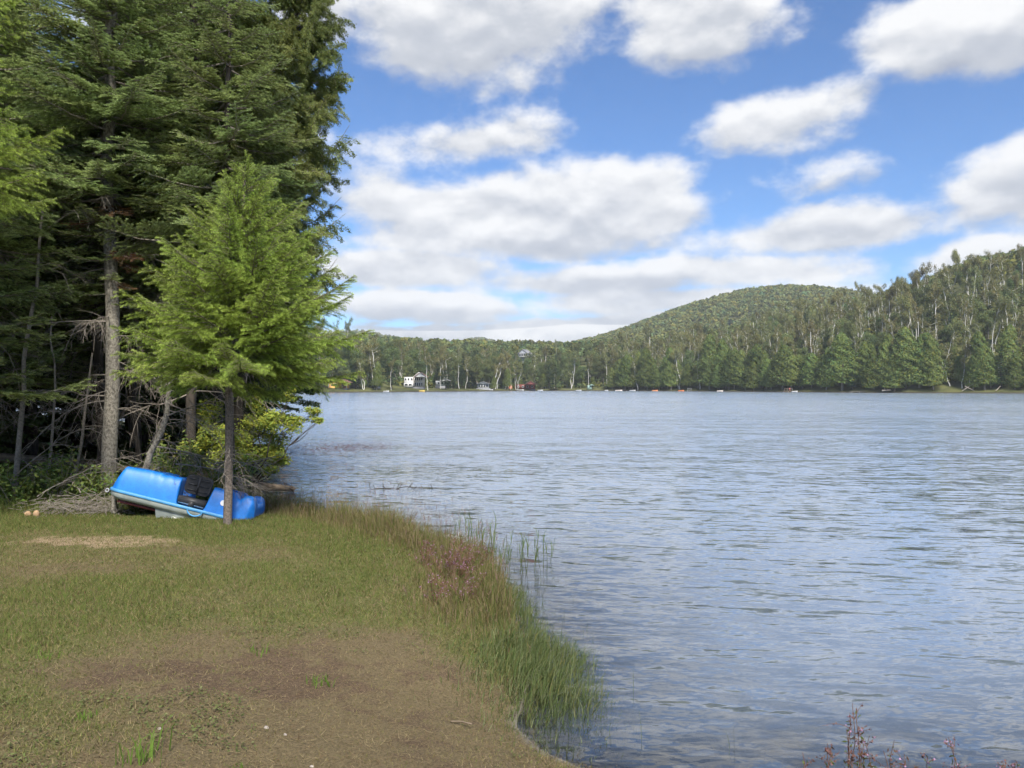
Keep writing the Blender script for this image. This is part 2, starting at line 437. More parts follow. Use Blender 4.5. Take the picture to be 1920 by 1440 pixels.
mm = nt.nodes.new('ShaderNodeMixShader'); nt.links.new(attr(nt, 'tint').outputs['Fac'], mm.inputs[0])
nt.links.new(tr.outputs[0], mm.inputs[1]); nt.links.new(murk.outputs[0], mm.inputs[2])
mg = nt.nodes.new('ShaderNodeMixShader'); nt.links.new(fr.outputs[0], mg.inputs[0])
nt.links.new(mm.outputs[0], mg.inputs[1]); nt.links.new(gl.outputs[0], mg.inputs[2]); nt.links.new(mg.outputs[0], o.inputs[0])
lx = axis([(-1700, -200, 250), (-200, -30, 15), (-30, -9, 2), (-9, 9, .35), (9, 40, 2), (40, 200, 16), (200, 1701, 250)])
ly = axis([(-60, 2, 6), (2, 26, .35), (26, 90, 3), (90, 400, 30), (400, 2301, 190)])
X, Yl = np.meshgrid(lx, ly, indexing='ij'); D = shore_dist(X, Yl)
depth = np.maximum(0, -ground_z(X, Yl, D)); mk = 1 - np.exp(-depth * 2.6)
mb = MB(); nx, ny = X.shape; idx = np.arange(nx * ny).reshape(nx, ny)
Fq = np.stack([idx[:-1, :-1], idx[1:, :-1], idx[1:, 1:], idx[:-1, 1:]], -1).reshape(-1, 4)
keep = (D.reshape(-1)[Fq] < 1.2).any(1)
mb.add(np.stack([X, Yl, np.zeros_like(X)], -1).reshape(-1, 3), Fq[keep], np.repeat(mk.reshape(-1, 1), 3, 1))
lake = mb.obj('lake_water', 'water'); tag(lake, kind='structure')

# ------------------------------------------------------------------ far land
FSH = np.array([(-900, 120), (-300, 200), (-220, 260), (-150, 306), (-111, 316), (-75, 303), (-38, 348), (12, 436), (57, 428), (91, 384), (119, 330),
                (148, 288), (177, 266), (230, 230), (300, 190), (420, 120), (900, 0)])
def far_d(x, y):
    """rough distance inland of the far shore"""
    p = np.stack([np.ravel(x), np.ravel(y)], 1); best = np.full(len(p), 1e9)
    for a, b in zip(FSH[:-1], FSH[1:]):
        ab = b - a; t = np.clip(((p - a) @ ab) / (ab @ ab), 0, 1)
        best = np.minimum(best, np.linalg.norm(p - (a + t[:, None] * ab), axis=1))
    ys = np.interp(p[:, 0], FSH[:, 0], FSH[:, 1])
    return np.where(p[:, 1] > ys, best, -best).reshape(np.shape(x))
def far_z(x, y):
    x = np.asarray(x, float); y = np.asarray(y, float); d = far_d(x, y)
    a = x / np.maximum(y, 50)
    cap = np.interp(a, [-.5, -.25, 0, .1, .24, .36, .42, .48, .53, .58, .66, .8], [52, 54, 56, 50, 45, 49, 58, 68, 74, 90, 97, 110])
    cap = cap + (24 - cap) * sstep(y, 620, 880)
    slp = np.interp(a, [-.5, -.1, .0, .1, .2, .3, .42, .6], [.20, .20, .20, .20, .25, .36, .47, .60])
    dd = np.maximum(d - 6 - 26 * np.exp(-((a + .03) / .16) ** 2), 0)
    z = cap * (1 - np.exp(-dd * slp / cap)) + 1.3 * sstep(d, 0, 8)
    z = z + 4 * (fbm(x * .012, y * .012, 31) - .5) * sstep(d, 20, 90)
    for hx, hy, hh, rx, ry in ((388, 1120, 110, 258, 300), (-320, 1650, 78, 170, 260), (-80, 1980, 88, 120, 260), (-800, 1700, 70, 300, 300), (1000, 1500, 90, 350, 300)):
        q = ((x - hx) / rx) ** 2 + ((y - hy) / ry) ** 2
        z = z + hh * np.exp(-q) * sstep(y, 640, 900)
    return np.where(d > 0, z, np.maximum(-3, d * .25))
fx = axis([(-1700, -500, 100), (-500, 420, 12), (420, 1100, 40), (1100, 1701, 100)])
fy = axis([(0, 180, 20), (180, 720, 9), (720, 2100, 30), (2100, 2301, 100)])
X, Yf = np.meshgrid(fx, fy, indexing='ij'); Z = far_z(X, Yf)
mb = MB(); nx, ny = X.shape; idx = np.arange(nx * ny).reshape(nx, ny)
Fq = np.stack([idx[:-1, :-1], idx[1:, :-1], idx[1:, 1:], idx[:-1, 1:]], -1).reshape(-1, 4)
keep = (Z.reshape(-1)[Fq] > -2.9).any(1)
mb.add(np.stack([X, Yf, Z], -1).reshape(-1, 3), Fq[keep])
m, nt, o = new_mat('far shore ground'); M['far_ground'] = m
p = nt.nodes.new('ShaderNodeBsdfPrincipled'); p.inputs['Roughness'].default_value = .95; p.inputs['Specular IOR Level'].default_value = .1
geo = nt.nodes.new('ShaderNodeNewGeometry'); n = noise(nt, geo.outputs[0], .12, 6, .6)
pz = nt.nodes.new('ShaderNodeSeparateXYZ'); nt.links.new(geo.outputs[0], pz.inputs[0])
c = mixcol(nt, S(nt, n.outputs[0]).step(.35, .65), (.055, .062, .026), (.12, .125, .05))
c = mixcol(nt, 1.0 - S(nt, pz.outputs[2]).step(.15, .6), c, (.055, .047, .038))
nt.links.new(c, p.inputs['Base Color']); nt.links.new(p.outputs[0], o.inputs[0])
tag(mb.obj('hills', 'far_ground', smooth=True), kind='structure')
def fz(x, y): return float(far_z(np.array([x]), np.array([y]))[0])

# ------------------------------------------------------------------ foliage geometry
def quads(mb, P, Nn, size, rng, tint, aspect=.62):
    k = len(P); Nn = unit(Nn); size = np.broadcast_to(np.asarray(size, float), (k,))
    a = unit(np.cross(Nn, unit(rng.normal(size=(k, 3))))); b = np.cross(Nn, a)
    a = a * size[:, None] * .5; b = b * size[:, None] * .5 * aspect
    V = np.stack([P - a, P - b * 1.1, P + a, P + b * .9], 1).reshape(-1, 3)
    mb.add(V, np.arange(4 * k).reshape(k, 4), np.repeat(np.broadcast_to(tint, (k, 3)), 4, 0))
def rand_in(rng, k, power=.5):
    v = unit(rng.normal(size=(k, 3))); return v * rng.random((k, 1)) ** power
def tints(rng, k, lo=.7, hi=1.3, warm=.12):
    v = rng.uniform(lo, hi, (k, 1)); w = rng.normal(0, warm, (k, 1))
    return np.clip(np.concatenate([v * (1 + w), v, v * (1 - w)], 1), .2, 2)
def lobe_crown(rng, centers, radii, per, size, squash=.75, power=.4, vary=.22):
    mb = MB()
    for c, r in zip(centers, radii):
        k = max(6, int(per * r * r)); u = rand_in(rng, k, power)
        P = c + u * np.array([r, r, r * squash]); Nn = u + rng.normal(0, .55, (k, 3)) + np.array([0, 0, .35])
        t = tints(rng, k, .8, 1.2) * rng.uniform(1 - vary, 1 + vary)
        quads(mb, P, Nn, size * rng.uniform(.7, 1.3, k), rng, t)
    return mb
def wobble(rng, p0, p1, n=7, amp=.04):
    p0, p1 = np.asarray(p0, float), np.asarray(p1, float); t = np.linspace(0, 1, n)[:, None]
    L = np.linalg.norm(p1 - p0); w = np.cumsum(rng.normal(0, amp, (n, 3)), 0); w -= t * w[-1]; w[0] = 0
    return p0 + (p1 - p0) * t + w * L * np.sin(t * math.pi) ** .5

def far_birch(seed, H=20.0, sparse=1.0):
    rng = np.random.default_rng(seed); tr = MB(); cs = []; rs = []
    lean = rng.normal(0, .07, 2) + np.array([-.05, -.03])
    top = np.array([lean[0] * H, lean[1] * H, H * .86])
    for k in range(rng.integers(1, 3)):
        o = rng.normal(0, .5, 2) * k; b = np.array([o[0], o[1], -.6]); t2 = top + np.array([o[0] * 3.5, o[1] * 2, rng.uniform(-3, .5) * k])
        pts = wobble(rng, b, t2, 10, .02); tube(tr, pts, np.linspace(.20, .07, 10), 6)
        cs.append(pts[-1]); rs.append(1.0)
        for j in range(9):
            q = pts[rng.integers(4, 10)]; d = unit(np.array([rng.normal(), rng.normal(), rng.uniform(.9, 2.4)])) * rng.uniform(1.8, 4.2)
            tube(tr, wobble(rng, q, q + d, 5, .05), np.linspace(.075, .025, 5), 4, cap=False)
            for f in (.55, 1.0): cs.append(q + d * f + rng.normal(0, .25, 3)); rs.append(rng.uniform(.7, 1.35))
    return tr.mesh('trunk', 'birch', True), lobe_crown(rng, cs, rs, 120 * sparse, .34, 1.25, .6, .15).mesh('crown', 'birch_leaf')
def far_snag(seed, H=11.0):
    rng = np.random.default_rng(seed); tr = MB(); pts = wobble(rng, (0, 0, -.6), (rng.normal(0, 1.2), rng.normal(0, .6), H), 9, .025)
    tube(tr, pts, np.linspace(.2, .06, 9), 6)
    for j in range(7):
        q = pts[rng.integers(4, 9)]; d = unit(np.array([rng.normal(), rng.normal(), rng.uniform(.3, 1.5)])) * rng.uniform(1, 2.8)
        tube(tr, wobble(rng, q, q + d, 5, .07), np.linspace(.06, .02, 5), 4, cap=False)
    return tr.mesh('trunk', 'birch', True), None
def far_maple(seed, H=17.5):
    rng = np.random.default_rng(seed); tr = MB(); pts = wobble(rng, (0, 0, -.6), (rng.normal(0, .4), rng.normal(0, .4), H * .72), 8, .02)
    tube(tr, pts, np.linspace(.26, .08, 8), 6); cs = []; rs = []
    W = rng.uniform(2.6, 3.9)
    for j in range(22):
        u = rand_in(rng, 1, .45)[0]; c = np.array([u[0] * W, u[1] * W, H * .60 + u[2] * H * .38]); r = rng.uniform(1.3, 2.1)
        cs.append(c); rs.append(r); q = pts[min(7, 3 + j % 5)]
        if j < 10: tube(tr, wobble(rng, q, c, 4, .05), np.linspace(.09, .03, 4), 4, cap=False)
    return tr.mesh('trunk', 'bark', True), lobe_crown(rng, cs, rs, 120, .4, .95, .45).mesh('crown', 'maple_leaf')
def far_cedar(seed, H=12.0):
    rng = np.random.default_rng(seed); tr = MB(); tube(tr, wobble(rng, (0, 0, -.6), (rng.normal(0, .2), 0, H * .93), 7, .01), np.linspace(.24, .03, 7), 6)
    n = 6500; t = rng.random(n) ** .75; base = rng.uniform(.09, .15)
    z = H * (base + (1 - base) * t); wd_ = rng.uniform(3.0, 4.4); pw_ = rng.uniform(.36, .62); R = wd_ * (1 - t) ** pw_ * (1 - np.exp(-t * 16)) + .06
    th = rng.uniform(0, 2 * math.pi, n); lum = 1 + .33 * np.sin(th * 3 + z * 1.1 + seed) * np.sin(z * 2.3 + th * 2)
    r = R * (rng.random(n) ** .35) * lum
    P = np.stack([r * np.cos(th), r * np.sin(th), z - .25 * r], 1)
    Nn = np.stack([np.cos(th), np.sin(th), np.full(n, .25)], 1) + rng.normal(0, .5, (n, 3))
    cl = .75 + .5 * vnoise(th * 2.2 + seed, z * 1.2, seed)[:, None]
    mb = MB(); quads(mb, P, Nn, rng.uniform(.28, .55, n), rng, tints(rng, n, .85, 1.15) * cl, .5)
    return tr.mesh('trunk', 'bark', True), mb.mesh('crown', 'cedar_far')
def far_pine(seed, H=15.0):
    rng = np.random.default_rng(seed); tr = MB(); tube(tr, wobble(rng, (0, 0, -.6), (0, 0, H * .97), 8, .006), np.linspace(.26, .03, 8), 6)
    mb = MB(); z = H * rng.uniform(.12, .22)
    while z < H * .98:
        t = z / H; L = 4.2 * (1 - t) ** .8 + .25
        for j in range(rng.integers(4, 7)):
            th = rng.uniform(0, 2 * math.pi); l = L * rng.uniform(.6, 1.1); d = np.array([math.cos(th), math.sin(th), 0])
            k = int(16 + l * 22); s = rng.random(k) ** .7
            P = np.array([0, 0, z]) + d * (s * l)[:, None] + np.array([0, 0, 1.0]) * (-.22 * l * s + .16 * l * s * s)[:, None]
            P = P + np.cross(d, [0, 0, 1])[None] * (rng.normal(0, .20, k) * l * (.35 + .5 * s))[:, None] + rng.normal(0, .07, (k, 3))
            quads(mb, P, rng.normal(0, .45, (k, 3)) + np.array([0, 0, 1]), rng.uniform(.28, .5, k), rng, tints(rng, k, .8, 1.2) * rng.uniform(.85, 1.15), .45)
        z += rng.uniform(.5, .85)
    return tr.mesh('trunk', 'bark_dark', True), mb.mesh('crown', 'pine_far')

PROTO = {'birch': [far_birch(100 + i, 20, .8 + .15 * (i % 4)) for i in range(9)], 'snag': [far_snag(150 + i) for i in range(3)], 'maple': [far_maple(200 + i) for i in range(5)],
         'cedar': [far_cedar(300 + i, 10.5 + i * .6) for i in range(7)], 'pine': [far_pine(400 + i) for i in range(4)]}
NAMES = {'birch': ('birch_tree', 'birch tree'), 'snag': ('dead_birch', 'dead tree'), 'maple': ('maple_tree', 'tree'), 'cedar': ('cedar_tree', 'cedar'), 'pine': ('pine_tree', 'pine')}
LOOK = {'birch': 'white-trunked thin olive birch', 'snag': 'bare white dead birch', 'maple': 'round green broadleaf tree', 'cedar': 'conical yellow-green cedar', 'pine': 'dark layered conifer'}
GRP = {'birch': 'birches', 'snag': 'dead birches', 'maple': 'broadleaf trees', 'cedar': 'cedars', 'pine': 'dark conifers'}
SECT = {'R': [(.148, 'behind the long beige boat'), (.17, 'behind the grey-white boat'), (.20, 'behind the rust-brown canoe'), (.235, 'above the orange kayak'), (.265, 'right of the orange kayak'), (.30, 'above the pale rowboat'), (.345, 'left of the railed dock'), (.38, 'above the railed dock'), (.43, 'right of the railed dock'), (.455, 'above the low floating dock'), (.48, 'behind the grey fallen trunk'), (.54, 'right of the low floating dock'), (.58, 'left of the crossed logs'), (.62, 'above the crossed logs'), (.64, 'right of the crossed logs'), (9, 'by the right picture edge')],
        'M': [(-.255, 'by the orange cabin'), (-.20, 'behind the yellow cabin'), (-.145, 'left of the white house'), (-.11, 'behind the white house'), (-.06, 'behind the small grey cottage'), (-.02, 'behind the low white cottage'), (.03, 'around the dark red cabin'), (.08, 'left of the green shed'), (9, 'right of the green shed')]}
BAND = {'R': [(9, 'at the waterline'), (28, 'low on the slope'), (70, 'halfway up the hill'), (999, 'near the hill crest')], 'M': [(14, 'at the far waterline'), (45, 'fronting the far wood'), (999, 'deep in the far wood')]}
def pick(tab, v): return next(t for lim, t in tab if v < lim)
def far_tree(kind, side, x, y, scale, rz, lean=0.0):
    tm, cm = PROTO[kind][int(RNG.integers(len(PROTO[kind])))]
    nm, cat = NAMES[kind]
    size = 'small ' if scale < .82 else ('tall ' if scale > 1.02 else '')
    sec = pick(SECT[side], x / y); bd = pick(BAND[side], fd(x, y))
    o = thing(nm, (x, y, fz(x, y)), size + LOOK[kind] + ' ' + bd + ' ' + sec, cat, GRP[kind] + (' on the right hillside' if side == 'R' else ' on the middle far shore'), rz, scale); o.rotation_euler[1] = lean
    w = len(o['label'].split())
    if w > 16: o['label'] = (size + {'birch': 'white-trunked birch', 'snag': 'bare white dead birch', 'maple': 'round green broadleaf', 'cedar': 'yellow-green cedar', 'pine': 'dark conifer'}[kind] + ' ' + bd + ' ' + sec)
    wz = RNG.uniform(.78, 1.22); o.scale = (scale * wz, scale * wz * RNG.uniform(.9, 1.1), scale * RNG.uniform(.85, 1.15))
    if kind == 'cedar': o.rotation_euler = (RNG.normal(0, .05), RNG.normal(0, .06), rz)
    link('trunk', tm, o)
    if cm: link('crown', cm, o)
    return o
def fd(x, y): return float(far_d(np.array([x]), np.array([y]))[0])
# places kept free: houses and the lawns in front of them (x, y, radius)
FREE = []
def keepout(x, y, r): FREE.append((x, y, r))

# ------------------------------------------------------------------ far buildings
def flat_mat(name, rgb, rough=.7): M[name] = plain(name, rgb, rough, 3, .08)
for nme, c in (('house white', (.58, .58, .56)), ('house yellow', (.75, .42, .12)), ('house grey', (.42, .43, .46)), ('house red', (.17, .045, .035)), ('roof brown', (.20, .105, .085)),
               ('roof grey', (.24, .24, .25)), ('trim white', (.78, .78, .76)), ('house orange', (.62, .26, .12)), ('shed green', (.33, .46, .40)), ('house beige', (.60, .54, .49)),
               ('plastic orange', (.55, .17, .06)), ('plastic yellow', (.60, .42, .10)), ('boat white', (.40, .41, .42)), ('plastic red', (.32, .06, .05)), ('dock wood', (.36, .27, .21)), ('steel', (.4, .41, .43))):
    flat_mat(nme, c)
m, nt, o = new_mat('window glass'); M['glass'] = m
p = nt.nodes.new('ShaderNodeBsdfPrincipled'); p.inputs['Base Color'].default_value = (.02, .025, .03, 1); p.inputs['Roughness'].default_value = .08
nt.links.new(p.outputs[0], o.inputs[0])

def window(par, x, y, z, w, h, frame='trim white'):
    """facing -y, centre x,z on the plane y"""
    f = MB(); b = .10
    box(f, (x, y - .03, z + h / 2), (w + b, .10, b)); box(f, (x, y - .03, z - h / 2), (w + b, .10, b))
    box(f, (x - w / 2, y - .032, z), (b, .10, h - b)); box(f, (x + w / 2, y - .032, z), (b, .10, h - b))
    fo = f.obj('window', frame, par); box(MB(), (0, 0, 0), (1, 1, 1))
    pn = MB(); box(pn, (x, y - .012, z), (w - b, .04, h - b)); pn.obj('pane', 'glass', fo)
def walls(par, x0, x1, y0, y1, z0, z1, mat, name='wall'):
    b = MB(); box(b, ((x0 + x1) / 2, (y0 + y1) / 2, (z0 + z1) / 2), (x1 - x0, y1 - y0, z1 - z0)); return b.obj(name, mat, par)
def gable(par, x0, x1, y0, y1, z, rise, mat, along='y', over=.4, wallmat=None):
    """gable roof; ridge runs along y (gable end faces the lake) or along x"""
    r = MB(); t = .16
    if along == 'y':
        xm = (x0 + x1) / 2
        for s in (-1, 1):
            e = xm + s * ((x1 - x0) / 2 + over); ez = z - rise * over / ((x1 - x0) / 2)
            poly = [(xm, z + rise), (e, ez), (e, ez + t), (xm, z + rise + t)]
            prism(r, poly if s > 0 else poly[::-1], y0 - over, y1 + over)
        if wallmat: prism(MB(), [], 0, 0) if False else None
        if wallmat:
            g = MB(); prism(g, [(x0, z), (x1, z), (xm, z + rise - .02)], y0, y1); g.obj('gable', wallmat, par)
    else:
        ym = (y0 + y1) / 2
        R = np.array([[0, 1, 0], [1, 0, 0], [0, 0, 1.0]])
        q = MB()
        for s in (-1, 1):
            e = ym + s * ((y1 - y0) / 2 + over); ez = z - rise * over / ((y1 - y0) / 2)
            poly = [(ym, z + rise), (e, ez), (e, ez + t), (ym, z + rise + t)]
            prism(q, poly if s > 0 else poly[::-1], x0 - over, x1 + over)
        for V, in zip(q.V): V[:] = V[:, [1, 0, 2]]
        r = q
        if wallmat:
            g = MB(); prism(g, [(y0, z), (y1, z), (ym, z + rise - .02)], x0, x1)
            for V in g.V: V[:] = V[:, [1, 0, 2]]
            g.obj('gable', wallmat, par)
    return r.obj('roof', mat, par)

def place(px, Y, off=0): x = (px - 960) / F * Y; return x, Y, fz(x, Y) + off
# white two-storey house
def base_slab(par, w, d): b = MB(); box(b, (0, d / 2, -.9), (w + .3, d + .3, 1.9)); b.obj('foundation', 'roof grey', par)
x, y, z = place(775, 372); keepout(x, y - 14, 19)
h = thing('lake_house', (x, y, z + .8), 'white two-storey house with brown roof and front gable across the lake', 'house')
base_slab(h, 9.6, 7)
walls(h, -4.6, .2, 1.2, 7, 0, 5.0, 'house white'); walls(h, .2, 4.8, 0, 7, 0, 5.2, 'house beige')
gable(h, -4.6, .2, 1.2, 7, 5.0, 2.0, 'roof brown', 'x', .4, 'house white'); gable(h, .2, 4.8, 0, 7, 5.2, 1.9, 'trim white', 'y', .4, 'house beige')
for zz in (1.4, 4.0):
    for i in range(4): window(h, .95 + i * 1.05, 0, zz, .7, 1.5)
for i in range(3): window(h, -3.9 + i * 1.45, 1.2, 3.9, .8, 1.1)
b = MB(); box(b, (-2.3, .2, 1.0), (4.4, 1.9, 2.0)); b.obj('porch', 'house white', h)
for i in range(2): window(h, -3.3 + i * 1.9, -.75, 1.2, 1.5, 1.0)
# yellow cabin
x, y, z = place(633, 322); keepout(x, y - 10, 14)
h = thing('yellow_cabin', (x, y, z + .3), 'yellow cabin with low brown roof on the far left shore', 'cabin')
base_slab(h, 7.6, 5)
walls(h, .2, 3.8, 0, 5, 0, 2.5, 'house yellow'); walls(h, -3.8, .2, 1.2, 5, 0, 2.4, 'house yellow')
gable(h, -3.8, 3.8, -.3, 5.2, 2.55, 1.2, 'roof brown', 'x', .4, 'house yellow')
b = MB(); box(b, (1.0 + 1.6, -.06, 1.3), (1.9, .12, 2.0)); b.obj('door', 'roof brown', h)
b = MB(); box(b, (3.75, -.10, 1.25), (.14, .2, 2.5)); b.obj('post', 'trim white', h); b = MB(); box(b, (-3.7, -.1, 1.25), (.14, .2, 2.5)); b.obj('post', 'trim white', h)
b = MB(); box(b, (-1.8, .1, .45), (3.7, .1, .9)); b.obj('railing', 'house yellow', h); window(h, -1.8, 1.2, 1.6, 2.4, 1.0)
# orange house behind the larch
x, y, z = place(543, 326); keepout(x, y - 8, 10)
h = thing('orange_house', (x, y, z + .3), 'orange-brown cabin half hidden behind the young larch', 'cabin')
base_slab(h, 6, 5); walls(h, -3, 3, 0, 5, 0, 2.5, 'house orange'); gable(h, -3, 3, 0, 5, 2.5, 1.3, 'roof brown', 'x', .4, 'house orange'); window(h, -1.2, 0, 1.4, 1.2, 1.0); window(h, 1.4, 0, 1.4, 1.2, 1.0)
# small pale house
x, y, z = place(826, 395); keepout(x, y - 12, 13)
h = thing('pale_cottage', (x, y, z + 1.5), 'small grey and white cottage above the grassy bank, right of the white house', 'cottage')
base_slab(h, 5, 5); walls(h, -2.5, 2.5, 0, 5, 0, 2.6, 'house white'); gable(h, -2.5, 2.5, 0, 5, 2.6, 1.1, 'roof grey', 'x', .4, 'house white'); window(h, -.9, 0, 1.4, 1.0, 1.2); window(h, .9, 0, 1.4, 1.0, 1.2)
# white cottage by the water
x, y, z = place(906, 402); keepout(x, y - 12, 13)
h = thing('white_cottage', (x, y, z + .3), 'low white cottage with shallow gable roof below dark pines', 'cottage')
base_slab(h, 7, 6); walls(h, -2.9, 2.9, 0, 6, 0, 2.5, 'house white'); gable(h, -2.9, 2.9, -.8, 6, 2.5, 1.0, 'roof grey', 'y', .7, 'house white')
for i in range(4): window(h, -2.0 + i * 1.33, 0, 1.35, .95, 1.5)
# dark red cabin in the trees
x, y, z = place(985, 436); keepout(x, y - 8, 9)
h = thing('red_cabin', (x, y, z + .3), 'dark red cabin behind birch trunks at the water', 'cabin')
base_slab(h, 11, 6); walls(h, -5.5, 5.5, 0, 6, 0, 2.8, 'house red'); gable(h, -5.5, 5.5, 0, 6, 2.8, 1.8, 'roof brown', 'x', .5, 'house red')
for i in range(4): window(h, -4 + i * 2.6, 0, 1.5, 1.0, 1.1)
# chalet up in the forest
CHX, CHY, CHZ = place(981, 560); keepout(CHX, CHY - 14, 15)
zz = CAMZ + (HORIZON - 669) / F * 560
h = thing('hill_chalet', (CHX, CHY, zz), 'grey chalet with tall gable window high in the forest', 'chalet', rz=-.45)
b = MB(); box(b, (0, 3, (CHZ - 1 - zz) / 2 - .1), (8, 6, zz - CHZ + 1.2)); b.obj('foundation', 'house grey', h)
walls(h, -4, 4, 0, 7, 0, 2.4, 'house grey'); gable(h, -4, 4, -.6, 7, 2.4, 3.0, 'roof grey', 'y', .6, 'house grey')
for i in range(4): window(h, -2.6 + i * 1.75, 0, 1.3, 1.3, 1.7)
window(h, 0, 0, 3.6, 2.4, 1.3)
b = MB(); box(b, (0, -1.2, 0.0), (9, 2.4, .2)); b.obj('deck', 'trim white', h)
# green shed
x, y, z = place(1106, 436); keepout(x, y - 5, 6)
h = thing('green_shed', (x, y, z + .2), 'tiny pale green shed by the water below the cedars', 'shed')
walls(h, -1.2, 1.2, 0, 2, -.6, 1.9, 'shed green'); gable(h, -1.2, 1.2, 0, 2, 1.9, .6, 'shed green', 'x', .2, 'shed green')

# small craft and docks along the far waterline
def boat(px, Y, L, mat, label, rz=0.0, name='rowboat', cat='boat', lift=.0, cabin=False):
    x = (px - 960) / F * Y; o = thing(name, (x, Y, max(fz(x, Y), 0) + lift), label, cat, 'boats on the far waterline', rz)
    n = 11; t = np.linspace(0, 1, n); w = .16 * L * np.sin(np.clip(t * 1.12 + .12, 0, 1) * math.pi) ** .6 + .02; hgt = .5 + .22 * t ** 2
    V = []
    for i in range(n):
        X_ = (t[i] - .5) * L
        V += [(X_, -w[i], hgt[i]), (X_, -w[i] * .6, .06), (X_, 0, 0), (X_, w[i] * .6, .06), (X_, w[i], hgt[i]), (X_, w[i] * .8, hgt[i] * .95), (X_, 0, .25), (X_, -w[i] * .8, hgt[i] * .95)]
    idx = np.arange(n * 8).reshape(n, 8); Fq = np.stack([idx[:-1], np.roll(idx, -1, 1)[:-1], np.roll(idx, -1, 1)[1:], idx[1:]], -1).reshape(-1, 4)
    b = MB(); b.add(V, Fq); b.add(np.array(V)[:8], [[0, 1, 2, 3], [0, 3, 4, 5], [0, 5, 6, 7]]); b.add(np.array(V)[-8:], [[3, 2, 1, 0], [5, 4, 3, 0], [7, 6, 5, 0]]); b.obj('hull', mat, o, True)
    for s in (.35, .65): b = MB(); box(b, ((s - .5) * L, 0, .42), (.22, .24 * L, .04)); b.obj('thwart', 'dock wood', o)
    if cabin:
        b = MB(); box(b, (-.05 * L, 0, .75), (.3 * L, .2 * L, .45)); b.obj('console', 'boat white', o)
for a in ((571, 304, 4.2, 'boat white', 'white boat at the water left of the yellow cabin', .1), (724, 330, 3.2, 'boat white', 'white rowboat drawn up beside a pale bench, left of the white house', .2),
          (791, 347, 3.4, 'plastic yellow', 'bright yellow boat on the beach below the white house', .3), (921, 402, 2.6, 'boat white', 'small white boat right of the low white cottage', 0), (976, 427, 5.0, 'boat white', 'white boat moored before the dark red cabin', 0),
          (1013, 430, 4.0, 'boat white', 'white boat at the grassy bank right of the red cabin', .1), (1085, 424, 4.2, 'boat white', 'white motorboat left of the green shed', .1), (1137, 424, 2.6, 'boat white', 'small white boat right of the green shed', .1),
          (1160, 421, 5.2, 'house beige', 'long beige boat at a low dock in mid shore', 0), (1186, 416, 4.4, 'boat white', 'grey-white boat next to the long beige boat', 0), (1228, 404, 4.2, 'house orange', 'rust-brown canoe under the leaning birch', 0),
          (1277, 390, 4.0, 'plastic orange', 'orange kayak on the bank below the cedars', .1), (1350, 367, 4.0, 'house beige', 'pale rowboat in the shade right of the orange kayak', 0), (1490, 326, 3.4, 'boat white', 'white rowboat tied to the railed dock', .1)):
    boat(a[0], a[1], a[2] * .75, *a[3:], lift=.02)
def dock(px, Y, L, label, rail=True, mat='dock wood'):
    x = (px - 960) / F * Y; o = thing('dock', (x, Y, 0), label, 'dock', 'docks on the far waterline')
    n = int(L / .3)
    for i in range(n): b = MB(); box(b, (-L / 2 + (i + .5) * L / n, 0, .55), (L / n - .03, 2.0, .07)); b.obj('plank', mat, o)
    for i in range(3):
        for s in (-.8, .8): b = MB(); box(b, (-L / 2 + .2 + i * (L - .4) / 2, s, -.35), (.12, .12, 1.72)); b.obj('post', mat, o)
    if rail:
        for i in range(4): b = MB(); box(b, (-L / 2 + .06 + i * (L - .12) / 3, -.94, 1.05), (.09, .09, .92)); b.obj('post', mat, o)
        b = MB(); box(b, (0, -.94, 1.55), (L, .1, .08)); b.obj('rail', mat, o)
dock(1477, 328, 3.4, 'railed wooden dock at the foot of the right hillside'); dock(1610, 304, 6.5, 'low pale floating dock under the cedars', False, 'wood'); dock(1165, 424, 6, 'low dock beside the long beige boat', False); dock(1292, 388, 2.2, 'small dock with pale railing right of the orange kayak', True, 'boat white')
# red chair on the dock
x = (1481 - 960) / F * 328; c = thing('dock_chair', (x, 328, .585), 'red chair standing on the railed wooden dock', 'chair')
b = MB(); box(b, (0, 0, .42), (.6, .6, .08)); b.obj('seat', 'plastic red', c); b = MB(); box(b, (0, .28, .85), (.6, .08, .8)); b.obj('backrest', 'plastic red', c)
for sx in (-.25, .25):
    for sy in (-.25, .25): b = MB(); box(b, (sx, sy, .19), (.06, .06, .38)); b.obj('leg', 'plastic red', c)
# orange and yellow floats by the red cabin
for px, mt, lb, w, hh in ((957, 'plastic orange', 'orange upright tarp shelter in front of the red cabin', 1.9, 2.3), (966, 'plastic yellow', 'yellow kayak stood on end right of the orange shelter', .7, 2.4)):
    x, y, z = place(px, 430); o = thing('shore_shelter' if w > 1 else 'upright_kayak', (x, y, z), lb, 'shelter' if w > 1 else 'kayak')
    b = MB()
    if w > 1:
        gable_poly = [(-w / 2, 0), (w / 2, 0), (w / 2, hh * .7), (0, hh), (-w / 2, hh * .7)]; prism(b, gable_poly, 0, 1.5)
    else:
        tube(b, [(0, 0, 0), (0, .05, .5), (0, .1, 1.2), (0, .05, 1.9), (0, 0, 2.4)], [.08, .28, .34, .26, .04], 8)
    b.obj('body', mt, o)
# lawn bench
x, y, z = place(709, 335); o = thing('lawn_swing', (x, y, z), 'pale canopy bench on the lawn left of the white house', 'bench')
b = MB(); box(b, (0, 0, 1.55), (2.2, 1.2, .1)); b.obj('canopy', 'boat white', o); b = MB(); box(b, (0, .1, .45), (1.8, .5, .1)); b.obj('seat', 'boat white', o); b = MB(); box(b, (0, .38, .8), (1.8, .08, .6)); b.obj('backrest', 'boat white', o)
for sx in (-1, 1): b = MB(); box(b, (sx, .3, .75), (.08, .08, 1.5)); b.obj('post', 'steel', o)
